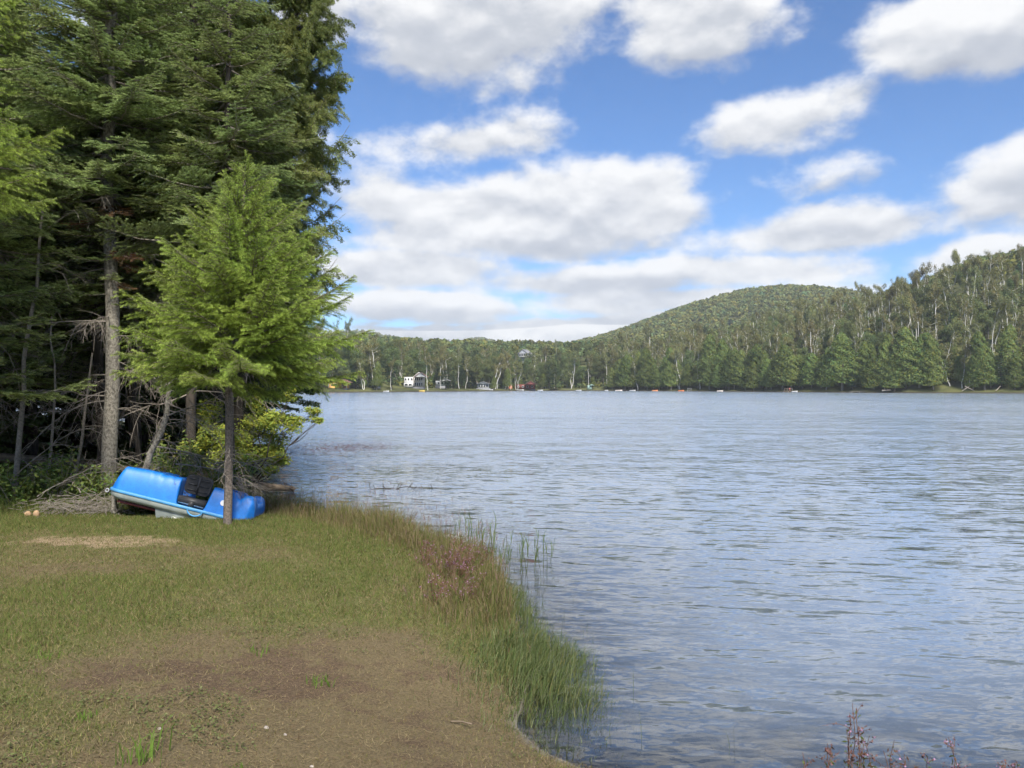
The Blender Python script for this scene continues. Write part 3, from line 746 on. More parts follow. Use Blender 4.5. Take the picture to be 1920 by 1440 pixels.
# utility pole with cross arm
x, y, z = place(968, 432); o = thing('utility_pole', (x, y, z), 'pale pole with a cross arm above the red cabin', 'pole')
b = MB(); tube(b, [(0, 0, -.5), (0, 0, 8.6)], [.12, .09], 7); b.obj('pole', 'wood', o); b = MB(); box(b, (0, -.14, 8.2), (4.4, .14, .14)); b.obj('cross_arm', 'wood', o)
# driftwood on the right bank
for px, Y, L, r, tilt, lb in ((1812, 279, 5.0, .16, .55, 'long pale log leaning up to the right, crossing another'), (1815, 278, 3.9, .15, -.45, 'short pale log leaning down to the right, crossing the long one'), (1868, 273, 2.4, .14, .8, 'stubby pale log propped on the far right bank'),
                              (1660, 296, 3.5, .3, .05, 'thick grey fallen trunk under the shoreline cedars')):
    x = (px - 960) / F * Y; o = tag(tube(MB(), wobble(RNG, (-L / 2 * math.cos(tilt), 0, -L / 2 * math.sin(tilt)), (L / 2 * math.cos(tilt), 0, L / 2 * math.sin(tilt)), 6, .01), np.linspace(r, r * .6, 6), 7).obj('driftwood_log', 'wood', None, True), lb, 'log', 'logs on the right far bank')
    o.location = (x, Y - 1, .9 + abs(L / 2 * math.sin(tilt)))

# ------------------------------------------------------------------ far forest, tree by tree
def free(x, y):
    k = np.ones(np.shape(x), bool)
    for a, b, r in FREE: k &= (x - a) ** 2 + (y - b) ** 2 > r * r
    return k
def poisson(n, bx, by, sep, seed, ok):
    rng = np.random.default_rng(seed); x = rng.uniform(*bx, n); y = rng.uniform(*by, n); d = far_d(x, y)
    k = ok(x, y, d); x, y, d = x[k], y[k], d[k]; s = sep(d); out = np.zeros((0, 2))
    for i in range(len(x)):
        if len(out) and ((out[:, 0] - x[i]) ** 2 + (out[:, 1] - y[i]) ** 2).min() < s[i] ** 2: continue
        out = np.vstack([out, [[x[i], y[i]]]])
    return [tuple(map(float, q)) for q in out]
# right hillside
DR = 125
ptsR = poisson(26000, (40, 330), (170, 560), lambda d: np.where(d < 9, 2.9, np.where(d < 60, 5.6, 7.2)), 5, lambda x, y, d: (x / y > .13) & (x / y < .76) & (d > 3.2) & (d < DR) & free(x, y))
rr = np.random.default_rng(55); cnt = {}
for x, y in ptsR:
    d = fd(x, y); a = x / y; u = rr.random()
    if d < 9: kind = 'cedar' if u < .84 else ('pine' if u < .92 else 'birch')
    elif d < 22: kind = 'cedar' if u < .32 else ('birch' if u < .72 else ('pine' if u < .84 else ('maple' if u < .94 else 'snag')))
    else: kind = 'birch' if u < .60 + .1 * (a > .3) else ('snag' if u < .74 else ('pine' if u < .80 else 'maple'))
    cnt[kind] = cnt.get(kind, 0) + 1
    if cnt[kind] > 290: kind = 'maple' if kind == 'birch' else 'birch'
    sc = {'cedar': rr.uniform(.7, 1.25), 'birch': rr.uniform(.75, 1.12), 'snag': rr.uniform(.7, 1.2), 'maple': rr.uniform(.7, 1.05), 'pine': rr.uniform(.7, 1.1)}[kind]
    if d < 9 and kind == 'cedar': sc = rr.uniform(.95, 1.75)
    far_tree(kind, 'R', x, y, sc, rr.uniform(0, 6.28) if kind not in ('birch', 'snag') else rr.normal(0, .9), rr.normal(-.06, .05) if kind in ('birch', 'snag') else 0)
# the two that stand out on the skyline
far_tree('pine', 'R', *at(1640, 0, 500)[:2], .8, 0); far_tree('maple', 'R', *at(1682, 0, 470)[:2], .95, 0)
# middle shore
ptsM = poisson(22000, (-190, 75), (295, 545), lambda d: np.where(d < 40, 5.4, 7.0), 6, lambda x, y, d: (x / y > -.40) & (x / y < .15) & (d > 4) & (d < 95) & free(x, y))
for x, y in ptsM:
    d = fd(x, y); u = rr.random()
    if d < 12:
        if rr.random() < .45: continue
        kind = 'cedar' if u < .35 else ('birch' if u < .7 else ('pine' if u < .85 else 'maple'))
    else: kind = 'maple' if u < .48 else ('birch' if u < .68 else ('pine' if u < .90 else ('snag' if u < .93 else 'cedar')))
    sc = rr.uniform(.75, 1.1) * {'cedar': .9, 'pine': 1.05}.get(kind, 1.0)
    if d < 12: sc *= .85
    far_tree(kind, 'M', x, y, sc, rr.uniform(0, 6.28), rr.normal(0, .03))
for px, Y in ((706, 338), (803, 357), (826, 384), (932, 418), (946, 424), (957, 426), (968, 428), (618, 345), (700, 352)):
    far_tree('birch', 'M', (px - 960) / F * Y, Y, rr.uniform(.85, 1.05), rr.uniform(0, 6.28))
for px, Y in ((592, 315), (610, 318), (655, 330), (665, 334), (735, 350), (850, 398), (865, 402), (880, 410), (1030, 440), (1042, 437), (585, 330), (575, 320)):
    far_tree('pine', 'M', (px - 960) / F * Y, Y, rr.uniform(.8, 1.1), rr.uniform(0, 6.28))

# ------------------------------------------------------------------ forest beyond, one mass
rng = np.random.default_rng(77); mb = MB(); ncrown = 0
def mass(n, x0, x1, y0, y1, ok, per, leaf, R, h0=6.5, h1=11):
    global ncrown
    x = rng.uniform(x0, x1, n); y = rng.uniform(y0, y1, n); k = ok(x, y); x, y = x[k], y[k]; z = far_z(x, y)
    m_ = len(x); ncrown += m_
    r = R * rng.uniform(.75, 1.25, m_); ht = rng.uniform(h0, h1, m_)
    u = unit(rng.normal(size=(m_, per, 3))); u[..., 2] = np.abs(u[..., 2]) * 1.6 - .75
    P = np.stack([x, y, z + ht], 1)[:, None] + u * r[:, None, None] * np.array([1, 1, .85]) * rng.uniform(.75, 1.05, (m_, per, 1))
    base = rng.uniform(.62, 1.3, (m_, 1, 1)); warm = rng.normal(.02, .13, (m_, 1, 1))
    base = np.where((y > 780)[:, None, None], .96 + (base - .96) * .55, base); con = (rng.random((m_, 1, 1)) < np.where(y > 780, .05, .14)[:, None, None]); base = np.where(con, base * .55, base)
    patch = ((.86 + .36 * fbm(x * .006, y * .006, 91)) * np.where(y > 780, 1.08, 1.0))[:, None, None]; warm = warm + np.where(y > 780, .07, 0.0)[:, None, None]  # far hill crowns tinted lighter and yellower, sunlight put into the leaf colour
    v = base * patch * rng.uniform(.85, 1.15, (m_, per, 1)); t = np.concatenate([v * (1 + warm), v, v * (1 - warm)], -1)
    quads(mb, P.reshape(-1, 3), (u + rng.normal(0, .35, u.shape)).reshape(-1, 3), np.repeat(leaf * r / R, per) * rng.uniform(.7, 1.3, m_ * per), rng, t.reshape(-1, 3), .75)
mass(5200, -260, 420, 360, 800, lambda x, y: (x / y > -.42) & (x / y < .74) & (far_d(x, y) > np.where(x / y < .14, 88, 112)) & ((x - CHX) ** 2 + (y - CHY + 14) ** 2 > 380), 46, 1.9, 3.4)
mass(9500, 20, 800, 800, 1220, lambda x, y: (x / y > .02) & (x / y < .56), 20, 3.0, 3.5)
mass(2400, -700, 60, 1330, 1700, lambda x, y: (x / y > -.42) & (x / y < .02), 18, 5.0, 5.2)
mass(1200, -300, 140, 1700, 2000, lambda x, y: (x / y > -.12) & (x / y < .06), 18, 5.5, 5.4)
mass(9000, 30, 330, 180, 560, lambda x, y: (x / y > .12) & (x / y < .76) & (far_d(x, y) > 9) & (far_d(x, y) < 120) & free(x, y), 26, 1.1, 2.0, .8, 2.6)
mass(5000, -190, 80, 300, 545, lambda x, y: (x / y > -.40) & (x / y < .15) & (far_d(x, y) > 16) & (far_d(x, y) < 95) & free(x, y), 26, 1.1, 2.0, .8, 2.4)
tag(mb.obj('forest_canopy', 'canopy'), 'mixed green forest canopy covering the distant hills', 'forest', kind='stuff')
# the air between: faint haze
hb = MB(); box(hb, (0, 1100, 130), (3600, 2600, 276)); m, nt, o = new_mat('thin haze'); M['haze'] = m
pv = nt.nodes.new('ShaderNodeVolumePrincipled'); pv.inputs['Color'].default_value = (.86, .92, 1.0, 1); pv.inputs['Density'].default_value = .00016
nt.links.new(pv.outputs[0], o.inputs['Volume']); tag(hb.obj('haze', 'haze'), kind='stuff', label='thin summer haze over the lake', cat='haze')
SC.cycles.volume_bounces = 0
print('far trees', len(ptsR), len(ptsM), cnt, 'mass crowns', ncrown)

# ------------------------------------------------------------------ near conifers
def needles(mb, P, T, rng, length, width, tint, mode='flat', per=3, up=(0, 0, 1.0)):
    """needle triangles along twig points P with tangents T"""
    k = len(P); T = unit(T); upv = np.asarray(up, float)
    Sd = unit(np.cross(T, upv)); Up = np.cross(Sd, T)
    for j in range(per):
        if mode == 'flat':
            s = (-1, 1, .15)[j % 3]; dirv = Sd * s + T * .75 + Up * (.18 if j % 3 < 2 else .8) + rng.normal(0, .18, (k, 3))
        else:
            th = rng.uniform(0, 2 * math.pi, (k, 1)); dirv = Sd * np.cos(th) + Up * np.sin(th) + T * .7 + rng.normal(0, .15, (k, 3))
        dirv = unit(dirv); L = length * rng.uniform(.75, 1.25, (k, 1)); w = T * width * .5 + Up * width * .25
        V = np.stack([P - w, P + w, P + dirv * L], 1).reshape(-1, 3)
        tt = np.repeat(tint * rng.uniform(.85, 1.15, (k, 1)), 3, 0)
        mb.add(V, np.arange(3 * k).reshape(k, 3), tt)
def twig_line(rng, p, d, L, n, sag=0.0, amp=.03):
    t = np.linspace(0, 1, n)[:, None]; d = unit(d)
    return p + d * L * t + np.array([0, 0, -1.0]) * sag * L * t ** 2 + np.cumsum(rng.normal(0, amp * L / n, (n, 3)), 0) * (t > 0)
def tang(pts): return np.gradient(pts, axis=0)
def conifer_branch(seed, L, kind):
    """a bough along +x from the origin; returns (limb mesh, needle mesh)"""
    rng = np.random.default_rng(seed); li = MB(); nd = MB()
    t = np.linspace(0, 1, 14)
    if kind == 'fir': z = -.10 * L * np.sin(t * math.pi * .9) + .06 * L * t ** 2; sp, ln, wd, per, mode, ang_, frac = .011, .032, .0125, 3, 'flat', .85, .46
    elif kind == 'larch': z = .04 * L * t - .10 * L * t * (1 - t) * 2 + .10 * L * t ** 2; sp, ln, wd, per, mode, ang_, frac = .010, .032, .0044, 6, 'round', .75, .42
    else: z = -.05 * L * np.sin(t * 3) + .25 * L * t ** 2; sp, ln, wd, per, mode, ang_, frac = .016, .03, .014, 3, 'flat', .7, .38
    ax = np.stack([t * L, np.cumsum(rng.normal(0, .012, 14)) * L, z], 1)
    tube(li, ax, np.linspace(.011 * L + .004, .003, 14), 5, cap=False)
    lines = [(ax[3:], 1.0)]
    ntw = int(17 * L) + 5
    for i in range(ntw):
        u = .12 + .86 * (i + rng.random()) / ntw; q = np.array([np.interp(u, t, ax[:, c]) for c in range(3)])
        s = 1 if i % 2 else -1
        tl = L * frac * (1.08 - u) ** .7 * rng.uniform(.65, 1.15) * min(1, .35 + u * 2.2)
        d = np.array([math.cos(ang_), s * math.sin(ang_), rng.normal(.02, .12)])
        sag = {'fir': .12, 'larch': .16, 'cedar': .35}[kind]
        tw = twig_line(rng, q, d, tl, 8, sag * rng.uniform(.4, 1.4)); lines.append((tw, 1.0))
        tube(li, tw, np.linspace(.0045, .002, 8), 3, cap=False)
        m_ = int(tl / .075)
        for j in range(m_):
            v = .15 + .8 * (j + rng.random()) / max(1, m_); q2 = np.array([np.interp(v, np.linspace(0, 1, 8), tw[:, c]) for c in range(3)])
            sl = tl * .42 * (1.1 - v) * rng.uniform(.6, 1.2); a2 = (1 if j % 2 else -1) * .8
            d2 = np.array([d[0] * math.cos(a2) - d[1] * math.sin(a2), d[0] * math.sin(a2) + d[1] * math.cos(a2), d[2] + rng.normal(0, .15) - (.06 if kind == 'larch' else .0)])
            if sl > .03: lines.append((twig_line(rng, q2, d2, sl, 5, sag), 1.15))
    for ln_, tnt in lines:
        seg = np.linalg.norm(np.diff(ln_, axis=0), axis=1); cum = np.concatenate([[0], np.cumsum(seg)]); n = max(3, int(cum[-1] / sp))
        s = np.linspace(0, cum[-1], n); P = np.stack([np.interp(s, cum, ln_[:, c]) for c in range(3)], 1); T = tang(P)
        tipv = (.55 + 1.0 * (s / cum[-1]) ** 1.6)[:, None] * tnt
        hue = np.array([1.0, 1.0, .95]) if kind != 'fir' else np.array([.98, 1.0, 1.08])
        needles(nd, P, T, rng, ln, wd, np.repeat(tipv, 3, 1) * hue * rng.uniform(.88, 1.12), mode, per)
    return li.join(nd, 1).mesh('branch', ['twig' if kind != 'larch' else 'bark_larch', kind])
def cedar_bough(seed, L):
    rng = np.random.default_rng(seed); li = MB(); nd = MB(); t = np.linspace(0, 1, 12)
    ax = np.stack([t * L, np.cumsum(rng.normal(0, .015, 12)) * L, -.12 * L * np.sin(t * 3.0) + .22 * L * t ** 2], 1); tube(li, ax, np.linspace(.012 * L + .004, .003, 12), 5, cap=False)
    for i in range(int(16 * L) + 5):
        u = rng.uniform(.25, 1.0); q = np.array([np.interp(u, t, ax[:, c]) for c in range(3)])
        d = unit(np.array([rng.uniform(.2, 1.0), rng.normal(0, .7), rng.normal(-.15, .5)])); tl = rng.uniform(.14, .34)
        tw = twig_line(rng, q, d, tl, 6, .35, .05); tube(li, tw, np.linspace(.004, .0015, 6), 3, cap=False)
        k = int(620 * tl); v = rng.random(k); P = np.stack([np.interp(v, np.linspace(0, 1, 6), tw[:, c]) for c in range(3)], 1)
        side = unit(np.cross(d, rng.normal(0, 1, 3))); P = P + side * (rng.uniform(-1, 1, k) * .085 * (1.15 - v * .8))[:, None] + rng.normal(0, .016, (k, 3))
        nn = np.cross(d, side) + rng.normal(0, .45, (k, 3))
        quads(nd, P, nn, rng.uniform(.022, .046, k), rng, tints(rng, k, .8, 1.2, .06) * rng.uniform(.85, 1.2), .42)
    return li.join(nd, 1).mesh('branch', ['twig', 'cedar'])
def dead_branch(seed, L, droop=.5):
    rng = np.random.default_rng(seed); li = MB(); t = np.linspace(0, 1, 12)
    ax = np.stack([t * L, np.cumsum(rng.normal(0, .02, 12)) * L, .06 * L * t - droop * L * t ** 2.2], 1)
    tube(li, ax, np.linspace(.006 + .0035 * L, .002, 12), 5, cap=False)
    for i in range(int(9 * L) + 3):
        u = rng.uniform(.2, .98); q = np.array([np.interp(u, t, ax[:, c]) for c in range(3)])
        d = np.array([rng.uniform(.3, 1), rng.choice([-1, 1]) * rng.uniform(.4, 1), rng.normal(-.25, .35)])
        tl = L * rng.uniform(.15, .42); tw = twig_line(rng, q, d, tl, 7, rng.uniform(-.2, .8), .12); tube(li, tw, np.linspace(.005, .0018, 7), 3, cap=False)
        for j in range(rng.integers(1, 4)):
            k = rng.integers(2, 6); d2 = unit(d) + rng.normal(0, .5, 3); tube(li, twig_line(rng, tw[k], d2, tl * rng.uniform(.25, .5), 5, .3, .12), np.linspace(.003, .0015, 5), 3, cap=False)
    return li.mesh('dead_branch', 'twig')
BR = {k: [conifer_branch(500 + 10 * i + j * 100, Lb, k) for i, Lb in enumerate(ls)] for j, (k, ls) in enumerate((('fir', (2.0, 1.7, 1.4, 1.0, .7)), ('larch', (1.9, 1.5, 1.1, .7))))}
BR['cedar'] = [cedar_bough(1500 + i, Lb) for i, Lb in enumerate((1.6, 1.2, .9))]
BRL = {'fir': (2.0, 1.7, 1.4, 1.0, .7), 'larch': (1.9, 1.5, 1.1, .7), 'cedar': (1.6, 1.2, .9)}
DEAD = [dead_branch(800 + i, (1.7, 1.3, 1.0, .8)[i % 4], (.55, .3, .8, .15)[i % 4]) for i in range(8)]
def put_branch(par, kind, L, z, th, x=0.0, y=0.0, pitch=0.0, roll=0.0):
    i = int(np.argmin([abs(b - L) for b in BRL[kind]])); s = L / BRL[kind][i]
    b = link('branch', BR[kind][i], par); b.location = (x, y, z); b.rotation_euler = (roll, -pitch, th); b.scale = (s, s, s)
    return b
def put_dead(par, L, z, th, x=0.0, y=0.0, pitch=0.0):
    i = int(RNG.integers(8)); s = L / (1.7, 1.3, 1.0, .8)[i % 4]
    b = link('dead_branch', DEAD[i], par); b.location = (x, y, z); b.rotation_euler = (RNG.normal(0, .5), -pitch, th); b.scale = (s, s, s)
def trunk_line(rng, H, lean=(0, 0), amp=.006, n=14):
    return wobble(rng, (0, 0, -.4), (lean[0], lean[1], H), n, amp)
def on_trunk(pts, z): return np.interp(z, pts[:, 2], pts[:, 0]), np.interp(z, pts[:, 2], pts[:, 1])
def lowpoly_top(kind, z0, H, L0, seed):
    """crown above the picture: the same boughs, joined"""
    rng = np.random.default_rng(seed); mb = MB(); z = z0
    while z < H - .1:
        f = (H - z) / (H - z0); L = max(.2, L0 * f)
        for k in range(5):
            th = rng.uniform(0, 6.28); n = int(50 * L) + 8; s = rng.random(n) ** .7 * L; d = np.array([math.cos(th), math.sin(th), 0])
            P = np.array([0, 0, z]) + d * s[:, None] + np.cross(d, [0, 0, 1]) * (rng.normal(0, .22, n) * (L - s * .6))[:, None] + np.array([0, 0, 1]) * (-.12 * s)[:, None]
            quads(mb, P, rng.normal(0, .4, (n, 3)) + np.array([0, 0, 1]), rng.uniform(.07, .13, n), rng, tints(rng, n, .8, 1.2, .05), .5)
        z += .34
    return mb
def fir_tree(name, x, y, H, z0, zt, L0, label, cat, seed, kind='fir', r=.13, per=6, step=.36, dead=(0, 0, 0), bark='bark', group=None, lean=(0, 0), pitch=.0, top=True):
    rng = np.random.default_rng(seed); o = thing(name, (x, y, gz(x, y)), label, cat, group)
    pts = trunk_line(rng, H, lean); mb = MB(); tube(mb, pts, r * (1 - np.linspace(0, 1, 14)) ** .75 + .012, 10)
    mb.obj('trunk', bark, o, True)
    z = z0; th = rng.uniform(0, 6)
    while z < zt:
        L = L0 * max(.12, (H - z) / (H - z0)) ** .8
        for k in range(per):
            th += 2 * math.pi / per + rng.normal(0, .25); zz = z + rng.uniform(-.12, .12); bx, by = on_trunk(pts, zz)
            put_branch(o, kind, L * rng.uniform(.65, 1.12), zz, th, bx, by, pitch + rng.normal(0, .10), rng.normal(0, .25))
        z += step; th += .6
    if top and zt < H - .5:
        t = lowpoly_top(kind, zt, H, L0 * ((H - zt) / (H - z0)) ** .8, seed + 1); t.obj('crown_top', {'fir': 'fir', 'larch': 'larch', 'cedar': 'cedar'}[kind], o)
    dn, da, db = dead
    for k in range(dn):
        zz = rng.uniform(da, db); bx, by = on_trunk(pts, zz); put_dead(o, rng.uniform(.6, 1.7), zz, rng.uniform(0, 6.28), bx, by, rng.normal(-.05, .2))
    return o, pts

# the tall fir with the visible trunk, dead boughs below, green above
firA, ptsA = fir_tree('fir_tree', -7.35, 14.0, 15.5, 5.5, 9.6, 2.1, 'tall fir with pale grey trunk and dead lower branches behind the pedal boat', 'fir tree', 901, dead=(30, 1.3, 5.6), r=.128)
for th, zz, L in ((3.0, 3.9, 1.0), (3.4, 4.05, .7), (5.9, 3.5, .7), (.4, 5.0, 1.7), (3.3, 5.1, 1.6), (-1.9, 4.3, .9), (-1.1, 3.95, .7), (-2.3, 4.75, 1.1), (-1.4, 5.0, 1.1), (-2.6, 3.7, .7)):
    put_branch(firA, 'fir', L, zz, th, *on_trunk(ptsA, zz))
for k in range(26):
    zz = 5.3 + k * .16; put_branch(firA, 'fir', RNG.uniform(.8, 1.5), zz, -1.57 + RNG.normal(0, .75), *on_trunk(ptsA, zz), pitch=RNG.normal(-.1, .12), roll=RNG.normal(0, .25))
BROWNB = []
for q_ in (2, 3):
    bm_ = BR['fir'][q_].copy(); bm_.materials[1] = M['dead_needles']; BROWNB.append(bm_)
for zz, th, L in ((4.55, -.5, .9), (4.35, .1, .8), (5.1, -2.3, .8), (5.35, -.9, 1.1), (3.95, -.2, .55)):
    b = link('dead_branch', BROWNB[int(L < .85)], firA); b.location = (*on_trunk(ptsA, zz), zz); b.rotation_euler = (.3, .35, th); b.scale = (L / (1.0 if L < .85 else 1.4),) * 3
# its neighbours
fir_tree('fir_tree', -10.1, 14.6, 15.0, 2.3, 9.8, 2.3, 'dark-trunked fir at the left picture edge, behind the low green boughs', 'fir tree', 902, dead=(16, 1.5, 4.2), bark='bark_dark')
fir_tree('fir_tree', -6.4, 15.4, 16.0, 3.9, 10.6, 2.2, 'blue-green fir rising directly behind the young larch', 'fir tree', 903, dead=(34, 1.8, 5.6), r=.09, step=.34, bark='bark_dark')
fir_tree('fir_tree', -5.28, 14.4, 13.0, 4.9, 9.8, 2.0, 'bluish fir whose boughs show just above the larch top', 'fir tree', 9031, dead=(14, 2.5, 5.0), r=.07, step=.36, bark='bark_dark')
fir_tree('fir_tree', -8.35, 15.6, 15.0, 3.3, 10.2, 2.2, 'dense fir directly behind the tall pale-trunked fir', 'fir tree', 9032, dead=(20, 1.5, 4.8), r=.10, bark='bark_dark')
fir_tree('fir_tree', -9.3, 13.2, 14.0, 3.7, 9.2, 2.2, 'full green fir filling the upper left of the wood', 'fir tree', 9033, dead=(14, 1.8, 5.0), r=.10, bark='bark_dark')
fir_tree('fir_tree', -8.6, 17.6, 17.0, 2.6, 11.0, 2.3, 'deep green fir between the two pale trunks, farther into the wood', 'fir tree', 904, dead=(18, 1.5, 5), bark='bark_dark', step=.42)
fir_tree('fir_tree', -11.6, 18.5, 17.0, 2.2, 11.0, 2.4, 'tall shaded fir far left, in the second row of the wood', 'fir tree', 905, dead=(10, 1.5, 5), bark='bark_dark', step=.45)
# low boughs reaching in from the left: a fir just outside the frame
lowfir, _p = fir_tree('fir_tree', -8.65, 11.7, 7.5, 9, 9, 1, 'fir at the left edge with bright low horizontal boughs', 'fir tree', 906, bark='bark_dark', top=False)
for zz, th, L in ((3.45, .15, 1.5), (2.95, -.25, 1.9), (2.75, .35, 1.6), (2.2, .0, 1.6), (1.98, .1, 2.15), (3.9, .5, 1.5), (3.1, -.7, 1.5), (2.4, -.5, 1.4), (2.6, 2.6, 1.6), (3.3, 3.6, 1.6), (1.9, 4.4, 1.4), (4.4, -.2, 1.3), (4.8, .7, 1.1), (4.6, 2.2, 1.2), (5.2, 4.0, 1.0), (5.6, .3, .9), (5.9, 1.9, .8), (6.4, 3.3, .6), (6.6, 5.2, .5), (7.0, 1.0, .4)):
    put_branch(lowfir, 'fir', L, zz, th, pitch=.0)
# larch at the left edge
larchL, ptsL = fir_tree('larch_tree', -7.35, 9.7, 9.2, 4.5, 7.0, 1.75, 'pale green larch whose boughs hang in at the upper left edge', 'larch', 907, kind='larch', bark='bark_larch', per=7, step=.30, r=.11)
# young larch in front of the boat
rng = np.random.default_rng(910)
LX, LY = -4.12, 11.15
larch = thing('young_larch', (LX, LY, gz(LX, LY)), 'bright yellow-green young larch in front of the pedal boat', 'larch')
pts = wobble(rng, (0, 0, -.3), (.22, .1, 5.25), 14, .006); tube(MB(), pts, .02, 3)
mb = MB(); tube(mb, pts, 0.058 * (1 - np.linspace(0, 1, 14)) ** .7 + .006, 10); mb.obj('trunk', 'bark_larch', larch, True)
z = 2.42; th = 0.3
while z < 5.2:
    f = (5.35 - z) / 3.1; L = (1.80 if z > 2.7 else 1.7) * f ** .86 + .10
    n_ = 8 if z < 4.5 else 6
    for k in range(n_):
        th += 2 * math.pi / n_ + rng.normal(0, .2); zz = z + rng.uniform(-.07, .07); bx, by = on_trunk(pts, zz)
        lob = 1.0 + .12 * math.cos(th)
        put_branch(larch, 'larch', L * rng.uniform(.72, 1.12) * lob, zz, th, bx, by, .20 + .30 * (1 - f) + rng.normal(0, .10) - (.22 if z < 2.6 else 0), rng.normal(0, .3))
    z += .15; th += .37
for k in range(13):
    th = k * .483 + rng.normal(0, .12); zz = rng.uniform(2.15, 2.5); put_branch(larch, 'larch', rng.uniform(1.35, 1.85) * (1 + .1 * math.cos(th)), zz, th, *on_trunk(pts, zz), pitch=-.16 + rng.normal(0, .07), roll=rng.normal(0, .25))
put_branch(larch, 'larch', .45, 5.0, 0, *on_trunk(pts, 5.0), pitch=1.45); put_branch(larch, 'larch', .4, 4.9, 2, *on_trunk(pts, 4.9), pitch=1.1); put_branch(larch, 'larch', .4, 4.85, 4, *on_trunk(pts, 4.85), pitch=1.1)
for k in range(12): zz = rng.uniform(.5, 2.0); put_dead(larch, rng.uniform(.3, .7), zz, rng.normal(.2, 1.0), *on_trunk(pts, zz))
# white cedar leaning out over the water
def cedar_near(x, y, H, z0, zt, L0, label, seed, lean):
    rng = np.random.default_rng(seed); o = thing('cedar_tree', (x, y, gz(x, y)), label, 'cedar'); pts = trunk_line(rng, H, lean)
    mb = MB(); tube(mb, pts, .10 * (1 - np.linspace(0, 1, 14)) ** .7 + .012, 9); mb.obj('trunk', 'bark_dark', o, True)
    z = z0; th = 0
    while z < zt:
        L = L0 * max(.2, (H - z) / (H - z0)) ** .7 * (.75 + .5 * rng.random())
        for k in range(10):
            th += .63 + rng.normal(0, .3); zz = z + rng.uniform(-.15, .15)
            put_branch(o, 'cedar', L * rng.uniform(.55, 1.15), zz, th, *on_trunk(pts, zz), pitch=rng.normal(.15, .3), roll=rng.normal(0, .7))
        z += .24
    lowpoly_top('cedar', zt, H, L0 * .5, seed).obj('crown_top', 'cedar', o)
    return o
cedar_near(-5.72, 15.5, 13.5, 3.5, 10.6, 1.75, 'tall green cedar against the sky at the right edge of the wood', 921, (1.7, 0))
cedar_near(-7.0, 18.4, 14.5, 4.2, 11.8, 1.7, 'second cedar half hidden behind the tall cedar by the water', 922, (.3, .2))

# wood behind: shared crowns
def wood_fir(seed, H=15.0, z0=2.6, LL=2.4):
    rng = np.random.default_rng(seed); tr = MB(); tube(tr, trunk_line(rng, H), .15 * (1 - np.linspace(0, 1, 14)) ** .7 + .01, 8)
    for k in range(14):
        zz = rng.uniform(1.0, z0 + 1.5); th = rng.uniform(0, 6.28); d = np.array([math.cos(th), math.sin(th), rng.normal(-.1, .2)]); tube(tr, twig_line(rng, np.array([0, 0, zz]), d, rng.uniform(.5, 1.4), 7, .4, .1), np.linspace(.012, .003, 7), 4, cap=False)
    mb = MB(); z = z0
    while z < H - .2:
        L = LL * ((H - z) / (H - z0)) ** .75
        for k in range(6):
            th = rng.uniform(0, 6.28); n = int(190 * L); s = rng.random(n) ** .75 * L; d = np.array([math.cos(th), math.sin(th), 0])
            P = np.array([0, 0, z]) + d * s[:, None] + np.cross(d, [0, 0, 1]) * (rng.normal(0, .20, n) * (L - s * .7))[:, None] + np.array([0, 0, 1]) * (-.16 * s + rng.normal(0, .03, n))[:, None]
            quads(mb, P, rng.normal(0, .45, (n, 3)) + np.array([0, 0, 1]), rng.uniform(.07, .15, n), rng, tints(rng, n, .8, 1.2, .05), .45)
        z += .42
    return tr.mesh('trunk', 'bark_dark', True), mb.mesh('crown', 'fir_shade')
WOOD = [wood_fir(950 + i, 14 + i, 1.5 + .6 * i) for i in range(3)]
rng = np.random.default_rng(960)
spots = [(-9.2, 19.6), (-7.2, 20.6), (-10.6, 21.5), (-12.8, 16.2), (-13.3, 20.2), (-8.4, 23.4), (-15.5, 18), (-15, 23), (-11.5, 25), (-9.6, 27.5), (-18, 21), (-17.8, 26.5), (-13.6, 29), (-11.7, 33), (-20.5, 29), (-16.5, 33.5), (-22, 24), (-15.2, 38), (-20, 36), (-25, 30), (-24, 40), (-12.5, 12.8), (-7.6, 22.3), (-9.9, 24.2), (-12.2, 22.8), (-13.9, 25.5), (-16.2, 20.6), (-10.9, 29.6), (-12.8, 36), (-19.5, 23.6), (-17, 29.5), (-14.6, 14), (-15, 11.6), (-18.5, 16), (-8.9, 21.3)]
for i, (x, y) in enumerate(spots):
    tm, cm = WOOD[i % 3]; where = 'behind the young larch' if x / y > -.37 else ('behind the tall fir' if x / y > -.56 else 'at the left edge of the wood')
    dp = ('second row' if y < 19 else 'third row' if y < 22 else 'fourth row' if y < 26 else 'fifth row' if y < 31 else 'rearmost row') + ' of the wood'
    o = thing('wood_fir', (x, y, gz(x, y)), 'dark shaded fir ' + where + ', ' + dp, 'fir tree', 'shaded firs in the wood', rng.uniform(0, 6.28), rng.uniform(.85, 1.1)); link('trunk', tm, o); link('crown', cm, o)
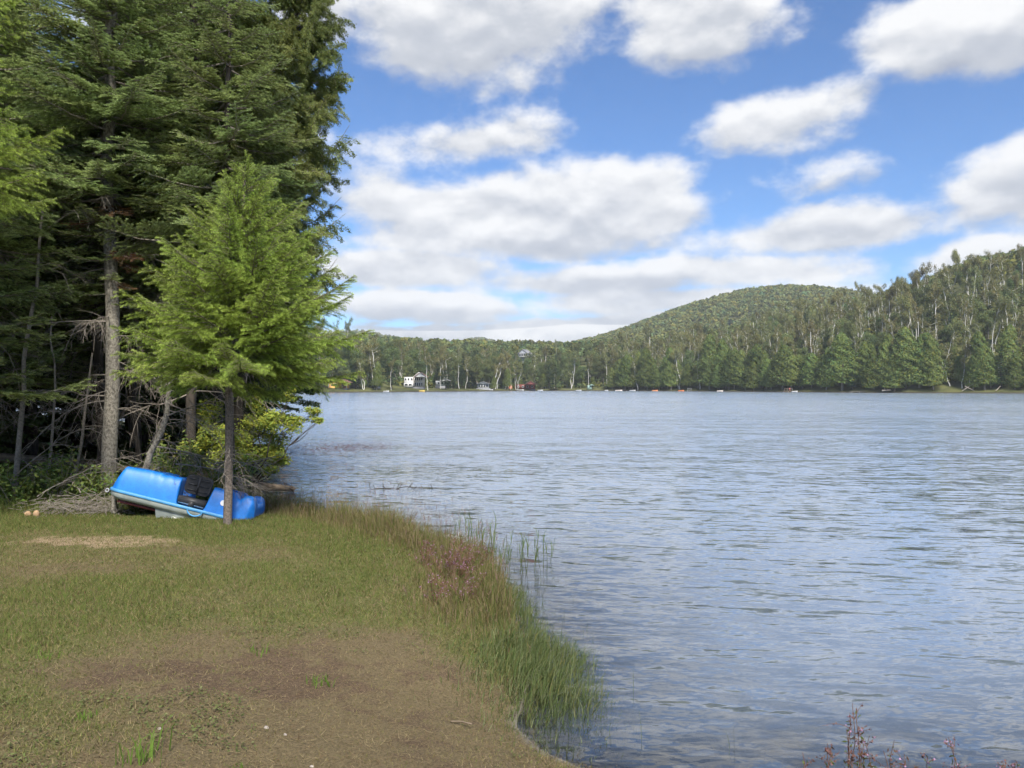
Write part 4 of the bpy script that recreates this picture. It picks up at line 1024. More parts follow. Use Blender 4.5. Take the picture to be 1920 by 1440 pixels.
# young firs filling the shade under the wood
YOUNG = wood_fir(970, 3.6, .35, 1.5)
for i, (x, y) in enumerate(((-11.0, 17.6), (-12.6, 19.2), (-9.9, 18.9), (-8.0, 19.2), (-10.2, 23.0), (-12, 21.2), (-14, 18.6), (-13.2, 15.6), (-11.9, 16.3), (-15.3, 17.2), (-8.6, 18.2), (-14.4, 21.4), (-9.0, 25.4), (-16.4, 24.6), (-11, 27), (-13.4, 16.9), (-9.4, 20.6), (-10.9, 19.9), (-12.9, 24.1))):
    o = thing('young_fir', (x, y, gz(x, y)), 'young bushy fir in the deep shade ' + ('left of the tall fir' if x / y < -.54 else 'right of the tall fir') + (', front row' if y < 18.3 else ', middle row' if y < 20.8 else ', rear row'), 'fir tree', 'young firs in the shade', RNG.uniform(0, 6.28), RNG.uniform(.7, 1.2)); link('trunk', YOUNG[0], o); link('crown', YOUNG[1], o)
# thin bare trunks inside the wood
for i, (px, y, lean, r, hh, lb) in enumerate(((80, 13.6, .05, .03, 3.2, 'thin pale bare stem at the left in the wood'), (142, 14.4, .12, .035, 2.6, 'thin bare stem left of the tall fir'), (25, 13.2, .1, .05, 5, 'bare stem at the far left picture edge'), (268, 15.8, -.1, .06, 4.5, 'dark stem just right of the tall fir'), (355, 17, .05, .05, 4.5, 'dark stem left of the larch trunk, in shade'))):
    x = (px - 960) / F * y; o = thing('bare_stem', (x, y, gz(x, y)), lb, 'tree'); mb = MB(); q = wobble(rng, (0, 0, -.2), (lean * hh, 0, hh), 9, .012); tube(mb, q, np.linspace(r, r * .4, 9), 7); mb.obj('trunk', 'twig' if i < 3 else 'bark_dark', o, True)
    for k in range(6): zz = rng.uniform(.5, hh * .9); put_dead(o, rng.uniform(.4, .9), zz, rng.uniform(0, 6.28), *on_trunk(q, zz))
# crooked leaning sapling right of the tall fir
o = thing('crooked_sapling', (-6.1, 12.6, gz(-6.1, 12.6)), 'crooked leaning grey dead sapling behind the black boat seat', 'tree'); mb = MB()
q = np.array([(-.05, 0, -.1), (.05, 0, .45), (.18, 0, .9), (.36, 0, 1.25), (.44, .02, 1.55), (.46, .03, 1.9), (.53, .05, 2.25)]); tt = np.linspace(0, 1, 19)
q = np.stack([np.interp(tt, np.linspace(0, 1, 7), q[:, c]) for c in range(3)], 1); tube(mb, q, np.linspace(.062, .035, 19), 8); mb.obj('trunk', 'bark', o, True)
for k in range(16):
    zz = rng.uniform(.5, 2.2); put_dead(o, rng.uniform(.5, 1.3), zz, rng.normal(.1, .9), *on_trunk(q, zz), pitch=rng.normal(.05, .35))

# ------------------------------------------------------------------ pedal boat
M['boat_blue'] = plain('blue polyethylene', (.010, .165, .56), .48, 14, .10, spec=.5)
M['boat_rim'] = plain('faded blue rim', (.07, .26, .50), .45, 8, .15)
M['boat_hull'] = plain('grey hull plastic', (.33, .36, .33), .5, 7, .18)
M['boat_dark'] = plain('dark hull bottom', (.10, .10, .095), .6, 7, .3)  # darker grey hull plastic, used on the far-side pontoon
M['seat_black'] = plain('black seat plastic', (.035, .035, .038), .5, 20, .2)
M['chrome'] = plain('bright rod', (.75, .75, .76), .25, 10, .05, metal=.8)
M['decal'] = plain('white decal', (.8, .8, .8), .4, 20, .05)
M['stain'] = plain('dark red keel strip', (.10, .02, .02), .6, 12, .2)
bA = at(200, 914, 11.35); bB = at(474, 982, 11.6); BL = np.linalg.norm(bB - bA); eu = (bB - bA) / BL; ev = unit(np.cross([0, 0, 1.0], eu)); ew = np.cross(eu, ev); ev, ew = ev * math.cos(.15) - ew * math.sin(.15), ew * math.cos(.15) + ev * math.sin(.15)   # rolled: the near side is up
boat_o = link('pedal_boat', None); tag(boat_o, 'blue pedal boat tilted on the grass behind the larch trunk', 'pedal boat')
Mt = Matrix(((eu[0], ev[0], ew[0], bA[0]), (eu[1], ev[1], ew[1], bA[1]), (eu[2], ev[2], ew[2], bA[2]), (0, 0, 0, 1))); boat_o.matrix_world = Mt
W = 1.2
def bprof(u):
    """deck height along the near side"""
    h = .355 * sstep(u, .02, .16) ** .8
    h = h + .03 * sstep(u, .2, .6) - .012 * (sstep(u, .52, .55) + sstep(u, .66, .69) - sstep(u, .70, .9)) + .012 * np.abs(np.sin(u * 22)) * sstep(u, .5, .56) * (1 - sstep(u, .95, 1.0))
    h = h * (1 - sstep(u, .96, 1.02))
    h2 = .37 * sstep(u, 1.40, 1.46) * (1 - .22 * np.exp(-((u - 1.86) / .055) ** 2)); h2 = h2 * np.sqrt(np.clip(1 - np.clip((u - 2.0) / (BL - .035 - 2.0), 0, 1) ** 2.6, 0, 1))
    return np.where(u < 1.2, h, h2)
uu = np.unique(np.concatenate([np.linspace(.02, BL - .03, 110), np.linspace(.95, 1.03, 8), np.linspace(1.39, 1.47, 8)]))
vv = np.unique(np.concatenate([.02 + .12 * np.linspace(0, 1, 12) ** 1.6, np.linspace(.14, W - .14, 22), W - .02 - .12 * np.linspace(0, 1, 12) ** 1.6, np.linspace(.30, .36, 5), np.linspace(W - .36, W - .30, 5)]))
U, Vv = np.meshgrid(uu, vv, indexing='ij')
vn = np.minimum(Vv, W - Vv); edge = np.sqrt(np.clip(1 - (1 - np.clip((vn - .02) / .11, 0, 1)) ** 2.4, 0, 1))
Hh = bprof(U) * edge
well = sstep(vn, .30, .36) * sstep(U, .48, .56) * (1 - sstep(U, 2.02, 2.10))
Hh = Hh * (1 - well * .86) + .012
# plan corners rounded
cu = np.minimum(U, BL - U); cr_ = np.clip((.20 - cu) / .20, 0, 1); inset = .22 * cr_ ** 2.2
Vp = np.clip(Vv, inset + .0, W - inset)
mb = MB(); nx, ny = U.shape; idx = np.arange(nx * ny).reshape(nx, ny)
mb.add(np.stack([U, Vp, Hh], -1).reshape(-1, 3), np.stack([idx[:-1, :-1], idx[1:, :-1], idx[1:, 1:], idx[:-1, 1:]], -1).reshape(-1, 4))
mb.obj('deck', 'boat_blue', boat_o, True)
def outline(off, z, n=96):
    """rounded rectangle in plan"""
    r = .24; out = []
    for cx, cy, a0 in ((BL - r, r, -90), (BL - r, W - r, 0), (r, W - r, 90), (r, r, 180)):
        for k in range(n // 4):
            a = math.radians(a0 + 90 * k / (n // 4 - 1)); out.append((cx + (r + off) * math.cos(a), cy + (r + off) * math.sin(a), z))
    return np.array(out)
def loft(mb, rings, close=True):
    n = len(rings[0]); V = np.concatenate(rings); i, j = np.meshgrid(np.arange(len(rings) - 1), np.arange(n), indexing='ij'); j2 = (j + 1) % n
    mb.add(V, np.stack([i * n + j, i * n + j2, (i + 1) * n + j2, (i + 1) * n + j], -1).reshape(-1, 4))
    if close:
        c = rings[-1].mean(0); mb.add(np.concatenate([rings[-1], [c]]), np.stack([np.arange(n), (np.arange(n) + 1) % n, np.full(n, n)], 1))
    return mb
loft(MB(), [outline(-.03, .014), outline(0.004, .016), outline(.012, .004), outline(.012, -.024), outline(.0, -.032), outline(-.03, -.032)], False).obj('rim', 'boat_rim', boat_o, True)
loft(MB(), [outline(-.006, -.03), outline(-.02, -.085), outline(-.08, -.125), outline(-.22, -.14)]).obj('hull', 'boat_hull', boat_o, True)
def rbox(mb, x0, x1, y0, y1, z0, z1, tx=.1, ty=.05):
    a = np.array([(x0, y0, z1), (x1, y0, z1), (x1, y1, z1), (x0, y1, z1)], float); c = a.mean(0); rings = [a]
    for f, zf in ((1.0, .5), (.94, .85), (.84, 1.0)):
        b = c + (a - c) * np.array([1 - (1 - f) - tx * zf, f - ty * zf, 1]); b[:, 2] = z1 + (z0 - z1) * zf; rings.append(b)
    return loft(mb, rings)
rbox(MB(), .72, 1.62, .10, .48, -.36, -.12, .2, .1).obj('pontoon', 'boat_hull', boat_o)
rbox(MB(), .66, 1.62, W - .5, W - .1, -.36, -.12, .2, .1).obj('pontoon', 'boat_dark', boat_o)
b = MB(); box(b, (.48, .16, -.15), (.62, .08, .045)); b.obj('keel_strip', 'stain', boat_o)
b = MB(); tube(b, [(1.0, .09, -.20), (1.12, .085, -.215), (1.42, .085, -.25), (1.5, .09, -.30)], .022, 7); b.obj('hull_ridge', 'decal', boat_o)
# grab handle on the rim
b = MB(); th_ = np.linspace(0, math.pi, 10); tube(b, np.stack([1.31 - .11 * np.cos(th_), np.full(10, -.035) - .0 * th_, -.01 - .085 * np.sin(th_)], 1), .012, 6); b.obj('handle', 'boat_rim', boat_o, True)
# towing eye at the raised corner
b = MB(); th_ = np.linspace(0, 2 * math.pi, 12); tube(b, np.stack([.015 + .022 * np.cos(th_), np.full(12, .02), -.035 + .026 * np.sin(th_)], 1), .008, 5, cap=False); b.obj('towing_eye', 'steel', boat_o)
# black folding seat in the side opening
seat = MB(); Rb = np.array([[1, 0, 0], [0, math.cos(.22), -math.sin(.22)], [0, math.sin(.22), math.cos(.22)]])
def slabb(mb, cx, cy, cz, sx, sy, sz, R=None):
    n = 20; t = np.linspace(0, 2 * math.pi, n, endpoint=False); e = .45
    xy = np.stack([np.sign(np.cos(t)) * np.abs(np.cos(t)) ** e * sx / 2, np.sign(np.sin(t)) * np.abs(np.sin(t)) ** e * sz / 2], 1)
    rings = []
    for yo, f in ((-sy / 2, .93), (-sy / 2 + .008, 1.0), (sy / 2 - .008, 1.0), (sy / 2, .93)):
        rings.append(np.stack([xy[:, 0] * f, np.full(n, yo), xy[:, 1] * f], 1))
    front = rings[0]
    V = rings
    if R is not None: V = [r @ R.T for r in V]
    V = [r + np.array([cx, cy, cz]) for r in V]
    loft(mb, V); loft(mb, V[::-1][-1:] + V[:1], True)
so = MB(); slabb(so, 1.21, .17, .345, .40, .05, .30, Rb); seat_o = so.obj('seat_back', 'seat_black', boat_o, True)
for r_ in range(3):
    for c_ in (-1, 1):
        b = MB(); box(b, (1.21 + c_ * .09, .143 - .018 * (r_ - 1) * 1.0, .345 + (r_ - 1) * .085), (.13, .024, .014), Rb); b.obj('ridge', 'seat_black', seat_o)
b = MB(); box(b, (1.21, .145, .345), (.035, .026, .26), Rb); b.obj('ridge', 'seat_black', seat_o)
b = MB(); box(b, (1.21, .2, .10), (.40, .36, .09)); b.obj('seat_base', 'seat_black', boat_o)
for cx in (1.11, 1.32): b = MB(); tube(b, [(cx - .085, .05, .055), (cx + .075, .05, .05)], .016, 8); b.obj('pedal_rod', 'chrome', boat_o)
b = MB(); box(b, (1.215, .05, .06), (.07, .07, .09)); b.obj('pedal_hub', 'seat_black', boat_o)
b = MB(); n = 24; t_ = np.linspace(0, 2 * math.pi, n, endpoint=False); ring = np.stack([1.66 + .042 * np.cos(t_), np.full(n, .012), .19 + .042 * np.sin(t_)], 1)
loft(b, [ring + np.array([0, .02, 0]), ring]); b.obj('round_decal', 'decal', boat_o)
# stake under the raised end
q = at(214, 960, 11.8); o = tag(tube(MB(), [(0, 0, -.2), (0.005, 0, .2), (.0, 0, .42)], [.045, .042, .04], 8).obj('wooden_stake', 'bark', None, True), 'short grey wooden stake propping the raised end of the pedal boat', 'stake'); o.location = (q[0], q[1], gz(q[0], q[1]))

# ------------------------------------------------------------------ grass
def blades(mb, P, H, Wd, lean_dir, lean, col, rng, seg=2):
    """tapering curved blades; P base points"""
    k = len(P); H = np.broadcast_to(H, (k,)); Wd = np.broadcast_to(Wd, (k,)); az_ = rng.uniform(0, 2 * math.pi, k)
    side = np.stack([np.cos(az_), np.sin(az_), np.zeros(k)], 1) * Wd[:, None] * .5
    ld = np.stack([np.cos(lean_dir), np.sin(lean_dir), np.zeros(k)], 1)
    col = np.broadcast_to(col, (k, 3))
    tip = P + ld * (H * np.sin(lean))[:, None] + np.array([0, 0, 1.0]) * (H * np.cos(lean))[:, None]
    if seg == 1:
        V = np.stack([P - side, P + side, tip], 1).reshape(-1, 3); mb.add(V, np.arange(3 * k).reshape(k, 3), np.repeat(col, 3, 0)); return
    mid = P + ld * (H * .5 * np.sin(lean * .45))[:, None] + np.array([0, 0, 1.0]) * (H * .55 * np.cos(lean * .45))[:, None]
    V = np.stack([P - side, P + side, mid + side * .7, mid - side * .7, tip], 1).reshape(-1, 3); i = np.arange(k)[:, None] * 5
    c5 = np.repeat(col, 5, 0)
    mb.add(V, i + np.array([[0, 1, 2, 3]]), c5)
    mb.T.append(i + np.array([[3, 2, 4]]) + mb.n - len(V)); mb.mT.append(np.zeros(k, int))
GREEN = np.array([.12, .155, .042]); OLIVE = np.array([.18, .17, .062]); STRAW = np.array([.29, .232, .127]); DEEP = np.array([.07, .115, .035]); BROWN = np.array([.17, .115, .065]); FRESH = np.array([.13, .21, .04])
def palette(rng, g, k):
    """mix of green, olive, straw and brown by greenness g"""
    u = rng.random(k)[:, None]; g = g[:, None]
    c = np.where(u < g * .6, GREEN, np.where(u < g * .6 + .30, OLIVE, np.where(u < .86 + .1 * g, STRAW * .85, BROWN)))
    return c * rng.uniform(.7, 1.3, (k, 1))
rng = np.random.default_rng(1001)
# mown, patchy lawn
N = 520000
Yc = 2.6 + 10.0 * rng.random(N) ** 1.35; Xc = rng.uniform(-1, 1, N)
x0 = -.80 * Yc - 1.2; x1 = np.interp(Yc, [2, 4.7, 5.5, 8, 12], [3.5, .9, .3, .2, -.6]); Xc = x0 + (x1 - x0) * rng.random(N)
keep = rng.random(N) < (x1 - x0) / 10.0; Xc, Yc = Xc[keep], Yc[keep]
D = shore_dist(Xc, Yc); g_, s_, a_ = covers(Xc, Yc, D)
keep = (D > .02) & (rng.random(len(Xc)) < np.clip(.95 - .72 * s_ - .93 * a_, .05, 1)); Xc, Yc, D, g_ = Xc[keep], Yc[keep], D[keep], g_[keep]
P = np.stack([Xc, Yc, ground_z(Xc, Yc, D) - .004], 1); k = len(P); tuft = fbm(Xc * 4, Yc * 4, 41)
Hb = (.018 + .027 * g_ * (.4 + 1.2 * tuft)) * rng.uniform(.6, 1.5, k)
mb = MB(); blades(mb, P, Hb, .0042 + .0012 * rng.random(k) + .0004 * Yc, rng.uniform(0, 6.28, k), np.clip(rng.normal(1.0 - .25 * g_, .35), .05, 1.5), palette(rng, g_, k), rng, 1)
print('lawn blades', k)
tag(mb.obj('lawn_grass', 'grass'), 'short patchy lawn grass, part green, part dry straw', 'grass', kind='stuff')
# dry straws lying on the ground and small leafy weeds
n = 26000; y = 2.8 + 8 * rng.random(n) ** 1.5; x = -.75 * y - .8 + (np.interp(y, [2, 4.7, 5.5, 8, 12], [3, .9, .3, .2, -.6]) + .75 * y + .8) * rng.random(n); d = shore_dist(x, y); kk = d > .05; x, y, d = x[kk], y[kk], d[kk]; k = len(x); mb = MB()
blades(mb, np.stack([x, y, ground_z(x, y, d) + .004 + .012 * rng.random(k)], 1), rng.uniform(.03, .10, k), .0035, rng.uniform(0, 6.28, k), rng.uniform(1.2, 1.55, k), np.where(rng.random((k, 1)) < .6, STRAW * 1.1, BROWN * 1.1) * rng.uniform(.6, 1.25, (k, 1)), rng, 1)
n = 60000; y = 2.8 + 8 * rng.random(n) ** 1.4; x = -.75 * y - .8 + (np.interp(y, [2, 4.7, 5.5, 8, 12], [3, .9, .3, .2, -.6]) + .75 * y + .8) * rng.random(n); d = shore_dist(x, y)
wv = fbm(x * 1.1 + 9, y * 1.1, 81) * .6 + fbm(x * 6, y * 6, 82) * .5; kk = (d > .15) & (wv > .675) & (covers(x, y, d)[2] < .4); x, y, d = x[kk], y[kk], d[kk]; k = len(x)
quads(mb, np.stack([x, y, ground_z(x, y, d) + .008 + .03 * rng.random(k)], 1), rng.normal(0, .4, (k, 3)) + np.array([0, 0, 1]), rng.uniform(.010, .026, k), rng, np.where(rng.random((k, 1)) < .7, np.array([.125, .15, .055]), np.array([.17, .18, .08])) * rng.uniform(.7, 1.25, (k, 1)), .6)
print('weeds', k)
tag(mb.obj('lawn_litter', 'grass'), 'dry straws and low leafy weeds scattered over the lawn', 'weeds', kind='stuff')
# rank grass along the bank
def band_points(n, d0, d1, y0, y1, xr=(-9, 3)):
    x = rng.uniform(*xr, n); y = rng.uniform(y0, y1, n); d = shore_dist(x, y); k = (d > d0) & (d < d1); return x[k], y[k], d[k]
x, y, d = band_points(420000, -.05, 1.7, 6.6, 18.5, (-8.5, .6))
w = np.exp(-(np.maximum(d - .45, 0) / .55) ** 2) * (.45 + 1.0 * fbm(x * 1.6, y * 1.6, 51)) * sstep(y, 6.4, 8.0); k = rng.random(len(x)) < w * .75; x, y, d, w = x[k], y[k], d[k], w[k]
k = len(x); P = np.stack([x, y, np.maximum(ground_z(x, y, d), -.1) - .01], 1); hh = (.05 + .22 * np.clip(w, 0, 1.2) ** 1.4) * rng.uniform(.4, 1.5, k) * (1 + .45 * sstep(y, 9.8, 12.5)) * (.6 + .9 * fbm(x * 2.5, y * 2.5, 53))
mb = MB(); pal = palette(rng, np.clip(.55 - .25 * sstep(d, .2, .9) + .3 * (fbm(x * .9, y * .9, 52) - .5), 0, 1), k)
blades(mb, P, hh, rng.uniform(.004, .007, k), rng.uniform(0, 6.28, k), np.abs(rng.normal(.45, .38, k)), pal, rng, 2)
print('bank blades', k)
# seed heads
st = rng.choice(k, 1500, replace=False); Ps = P[st]; hs = hh[st] * rng.uniform(1.1, 1.8, 1500) + .08
blades(mb, Ps, hs, .0035, rng.uniform(0, 6.28, 1500), np.abs(rng.normal(.1, .1, 1500)), np.array([.24, .19, .09]) * rng.uniform(.8, 1.2, (1500, 1)), rng, 1)
tips = Ps + np.array([0, 0, 1.0]) * (hs * .93)[:, None]
for j in range(5):
    blades(mb, tips - np.array([0, 0, .015 * j]), rng.uniform(.02, .05, 1500), .006, rng.uniform(0, 6.28, 1500), rng.uniform(.2, 1.0, 1500), np.where(rng.random((1500, 1)) < .5, [.27, .20, .12], [.24, .14, .13]) * np.ones((1500, 3)), rng, 1)
tag(mb.obj('bank_grass', 'grass'), 'tall ragged meadow grass with seed heads along the water', 'grass', kind='stuff')
# dense green sedge growing out into the shallows
n = 60000; x = rng.uniform(-1.0, 1.5, n); y = rng.uniform(4.9, 9.6, n); d = shore_dist(x, y)
w = np.exp(-(((x - .28) / .50) ** 2 + ((y - 6.3) / .8) ** 2)) * 1.2 + .75 * np.exp(-((d + .05) / .25) ** 2) * sstep(y, 5.9, 6.6) * (1 - sstep(y, 8.8, 9.6)) + .5 * np.exp(-(((x - .35) / .35) ** 2 + ((y - 5.65) / .35) ** 2))
w = w * (.35 + 1.2 * fbm(x * 3, y * 3, 61)) * sstep(-x, -1.05, -.55); k = rng.random(n) < w * .55; x, y, d, w = x[k], y[k], d[k], w[k]; k = len(x)
P = np.stack([x, y, np.minimum(ground_z(x, y, d), .3) - .02], 1); mb = MB()
hs = (.09 + .15 * np.clip(w, 0, 1)) * rng.uniform(.5, 1.4, k)
cc = np.where(rng.random((k, 1)) < .6, np.array([.115, .155, .055]), np.where(rng.random((k, 1)) < .7, np.array([.20, .225, .11]), OLIVE)) * rng.uniform(.7, 1.3, (k, 1))
blades(mb, P, hs, rng.uniform(.004, .007, k), rng.normal(-.3, 1.1, k), np.abs(rng.normal(.75, .42, k)), cc, rng, 2)
# thin scattered stems farther out in the water
n = 420; x = rng.uniform(-.2, 1.6, n); y = rng.uniform(5.0, 11.5, n); d = shore_dist(x, y); kk = (d < -.05) & (d > -1.0) & (rng.random(n) < np.exp(d / .45)); x, y, d = x[kk], y[kk], d[kk]
blades(mb, np.stack([x, y, np.full(len(x), -.08)], 1), rng.uniform(.14, .34, len(x)), .004, rng.uniform(0, 6.28, len(x)), np.abs(rng.normal(.12, .15, len(x))), np.array([.10, .13, .05]), rng, 2)
print('sedge', k)
tag(mb.obj('shore_sedge', 'grass'), 'dense dark green sedge growing out into the shallow water', 'sedge', kind='stuff')
# weeds and grass along the wood edge
n = 90000; x = rng.uniform(-15, -4.6, n); y = rng.uniform(11.2, 19, n); d = shore_dist(x, y)
w = (.30 + .9 * fbm(x * 1.2, y * 1.2, 71)) * sstep(y - .05 * x, 11.9, 12.7) * (d > .1); k = rng.random(n) < w * .8; x, y, d = x[k], y[k], d[k]; k = len(x)
P = np.stack([x, y, ground_z(x, y, d) - .01], 1); mb = MB(); blades(mb, P, rng.uniform(.08, .40, k) * (.6 + .5 * sstep(y, 12, 13.5)), rng.uniform(.006, .012, k), rng.uniform(0, 6.28, k), np.abs(rng.normal(.45, .3, k)), np.where(rng.random((k, 1)) < .7, GREEN, OLIVE) * rng.uniform(.6, 1.2, (k, 1)), rng, 2)
n = 16000; x = rng.uniform(-14, -4.6, n); y = rng.uniform(12.2, 17, n); d = shore_dist(x, y); kk = (d > .3) & (rng.random(n) < fbm(x * 1.5, y * 1.5, 72) * 1.3); x, y, d = x[kk], y[kk], d[kk]; k = len(x)
quads(mb, np.stack([x, y, ground_z(x, y, d) + rng.uniform(.05, .75, k) * fbm(x * 1.5, y * 1.5, 72)], 1), rng.normal(0, .5, (k, 3)) + np.array([0, -.3, .9]), rng.uniform(.04, .085, k), rng, np.where(rng.random((k, 1)) < .75, GREEN * 1.1, FRESH) * rng.uniform(.6, 1.3, (k, 1)), .5)
tag(mb.obj('forest_undergrowth', 'grass'), 'green weeds and leaf litter plants along the edge of the wood', 'undergrowth', kind='stuff')

# ------------------------------------------------------------------ leafy shrubs
def shrub(name, x, y, stems, label, cat, mat, leaf, n, seed, spread=.5, height=1.0, group=None):
    rng = np.random.default_rng(seed); o = thing(name, (x, y, gz(x, y)), label, cat, group); st = MB(); lf = MB()
    for k in range(stems):
        th = rng.uniform(0, 6.28); e = np.array([math.cos(th) * spread * rng.uniform(.3, 1), math.sin(th) * spread * rng.uniform(.3, 1), height * rng.uniform(.6, 1.05)])
        q = wobble(rng, (rng.normal(0, .05), rng.normal(0, .05), -.05), e, 8, .05); tube(st, q, np.linspace(.008, .003, 8), 4, cap=False)
        m_ = n // stems; i = rng.uniform(2, 7, m_); P = np.stack([np.interp(i, np.arange(8), q[:, c]) for c in range(3)], 1) + rand_in(rng, m_, .6) * .16 * height ** .5
        quads(lf, P, rng.normal(0, .5, (m_, 3)) + np.array([0, -.2, .9]), rng.uniform(.7, 1.2, m_) * leaf, rng, tints(rng, m_, .75, 1.3), .5)
    st.obj('stem', 'twig', o); lf.obj('leaves', mat, o); return o
for i, (x, y, hgt, lb) in enumerate(((-9.3, 12.5, .8, 'low leafy shrub at the left edge of the wood'), (-8.2, 12.6, .7, 'leafy shrub left of the tall fir trunk'), (-7.6, 12.9, .9, 'leafy shrub at the foot of the tall fir trunk'), (-6.9, 12.75, .75, 'shrub just behind the raised end of the pedal boat'), (-5.7, 13.1, 1.0, 'green shrub behind the black boat seat'),
                                     (-5.3, 13.3, .9, 'leafy shrub behind the larch trunk'), (-6.4, 14.2, 1.2, 'shaded shrub behind the crooked sapling'), (-5.0, 14.0, .9, 'shrub at the landward end of the drift log'), (-10.4, 12.9, .9, 'leafy shrub at the far left picture edge'))):
    shrub('shrub', x, y, 9, lb, 'shrub', 'leaf', .075, 750, 1100 + i, .45, hgt, 'shrubs along the wood edge')
# alder hanging over the water
rng = np.random.default_rng(1200)
ax_, ay_ = -5.5, 15.3; alder = thing('alder_bush', (ax_, ay_, gz(ax_, ay_)), 'yellow-green leafy bush leaning over the water beyond the larch trunk', 'bush'); st = MB(); lf = MB(); b0 = np.array([0, 0, 0.0]); org = np.array([ax_, ay_, gz(ax_, ay_)])
tips = [(505, 835, .42, 620), (470, 800, .40, 520), (530, 865, .26, 300), (455, 850, .40, 480), (545, 800, .30, 300), (500, 785, .30, 320), (430, 815, .42, 420), (400, 780, .40, 380), (480, 760, .25, 170), (585, 778, .17, 130), (600, 786, .10, 50), (545, 745, .17, 70), (470, 735, .22, 120), (415, 860, .4, 380), (500, 880, .2, 110), (380, 830, .4, 350)]
for px, py, r, n in tips:
    e = at(px, py, ay_ + rng.uniform(-.1, .7)) - org; q = wobble(rng, b0 + rng.normal(0, .08, 3) * np.array([1, 1, 0]), e, 9, .045); tube(st, q, np.linspace(.022, .005, 9), 5, cap=False)
    for c in range(5):
        cc = e + rand_in(rng, 1)[0] * r * .8; m_ = int(n * .75); u = rand_in(rng, m_, .5); tube(st, wobble(rng, q[6], cc, 5, .05), np.linspace(.006, .002, 5), 3, cap=False)
        quads(lf, cc + u * r * .75 * np.array([1, 1, .6]), rng.normal(0, .45, (m_, 3)) + np.array([.1, -.3, .9]), rng.uniform(.035, .075, m_), rng, tints(rng, m_, .7, 1.25) * rng.uniform(.8, 1.15), .55)
st.obj('limb', 'bark_dark', alder); lf.obj('leaves', 'alder', alder)

# ------------------------------------------------------------------ logs, brush, stones
def log_between(a, b, r0, r1, name, mat, label, cat='log', seed=0, n=9):
    rng = np.random.default_rng(seed); a = np.array(a, float); mb = MB(); pts = wobble(rng, (0, 0, 0), np.array(b) - a, n, .012); tube(mb, pts, np.linspace(r0, r1, n), 9)
    for k in range(4):
        q = pts[rng.integers(2, n - 1)]; tube(mb, twig_line(rng, q, rng.normal(0, 1, 3) + np.array([0, 0, .6]), rng.uniform(.06, .2), 4, 0, .1), np.linspace(.016, .006, 4), 5)
    o = mb.obj(name, mat, None, True); o.location = a; return tag(o, label, cat)
log_between((-6.9, 16.6, .40), (-4.95, 17.5, .06), .16, .06, 'drift_log', 'driftwood', 'weathered brown log lying from the bank into the water', seed=1)
log_between((-10.6, 15.8, .95), (-7.4, 16.5, .60), .10, .09, 'fallen_log', 'driftwood', 'fallen trunk lying across the dark wood floor left of the tall fir', seed=2)
log_between((-11.5, 14.8, .62), (-8.0, 15.2, .75), .08, .06, 'fallen_log', 'bark_dark', 'lower mossy fallen trunk in front of the other on the wood floor', seed=3)
# bare fallen boughs
for i, (px, py, Y, th, L, pt, lb) in enumerate(((70, 930, 12.2, .9, 1.4, .55, 'bare broken bough sticking up at the left edge of the wood'), (120, 905, 12.5, .2, 1.2, .6, 'grey bare bough leaning right in the weeds left of the fir'), (150, 925, 12.3, 2.6, 1.0, .5, 'bare twiggy bough leaning left before the fir'), (20, 900, 12.6, .4, 1.3, .8, 'tangled bare bough at the far left edge'),
                                                (300, 850, 12.7, -.2, 1.5, .1, 'long bare fallen bough above the blue boat deck'), (330, 870, 12.5, .1, 1.5, -.1, 'bare bough drooping behind the black boat seat'), (400, 870, 12.9, .6, 1.2, .2, 'bare twiggy bough left of the larch trunk'), (440, 880, 12.2, .1, .9, .35, 'small bare bough right of the larch trunk'))):
    q = at(px, py, Y); o = tag(link('fallen_bough', DEAD[i % 8]), lb, 'branch', 'bare boughs at the wood edge'); o.location = (q[0], q[1], max(q[2], gz(q[0], q[1]) + .05)); o.rotation_euler = (rng.normal(0, .5), -pt, th); o.scale = (L / (1.7, 1.3, 1.0, .8)[i % 4],) * 3
mb = MB(); c0 = at(165, 950, 11.95); rngb = np.random.default_rng(1300)
for k in range(420):
    p0 = np.array([c0[0] + rngb.normal(0, .42), c0[1] + rngb.normal(0, .22), 0]); p0[2] = gz(p0[0], p0[1]) + max(0, rngb.normal(.10, .07)); dd = rngb.normal(0, 1, 3) * np.array([1, .8, .35])
    tube(mb, twig_line(rngb, p0, dd, rngb.uniform(.12, .4), 4, .1, .15), np.linspace(.005, .002, 4), 3, cap=False)
tag(mb.obj('brush_pile', 'twig'), 'low pile of dry grey twigs under the raised boat end', 'brush pile', kind='stuff')
def stone(px, py, Y, s, mat, label, seed, name='stone'):
    rng = np.random.default_rng(seed); q = at(px, py, Y); n = 10; mb = MB(); th = np.linspace(0, 2 * math.pi, n, endpoint=False); rings = []
    for f, z in ((.7, -.3), (1.0, .1), (.92, .5), (.55, .85), (.15, .97)):
        rr_ = f * (1 + rng.normal(0, .10, n)); rings.append(np.stack([rr_ * np.cos(th) * s[0], rr_ * np.sin(th) * s[1], np.full(n, z * s[2])], 1))
    loft(mb, rings); o = mb.obj(name, mat, None, True); o.location = (q[0], q[1], gz(q[0], q[1])); o.rotation_euler = (0, 0, rng.uniform(0, 3)); return tag(o, label, 'stone')
M['tan'] = plain('tan stone', (.36, .235, .13), .8, 14, .25); M['pebble'] = plain('grey pebble', (.34, .30, .26), .8, 30, .3)
stone(53, 960, 11.6, (.065, .05, .065), 'tan', 'left of two tan stones at the wood edge', 1); stone(69, 958, 11.6, (.055, .05, .085), 'tan', 'right, paler of two tan stones at the wood edge', 2)
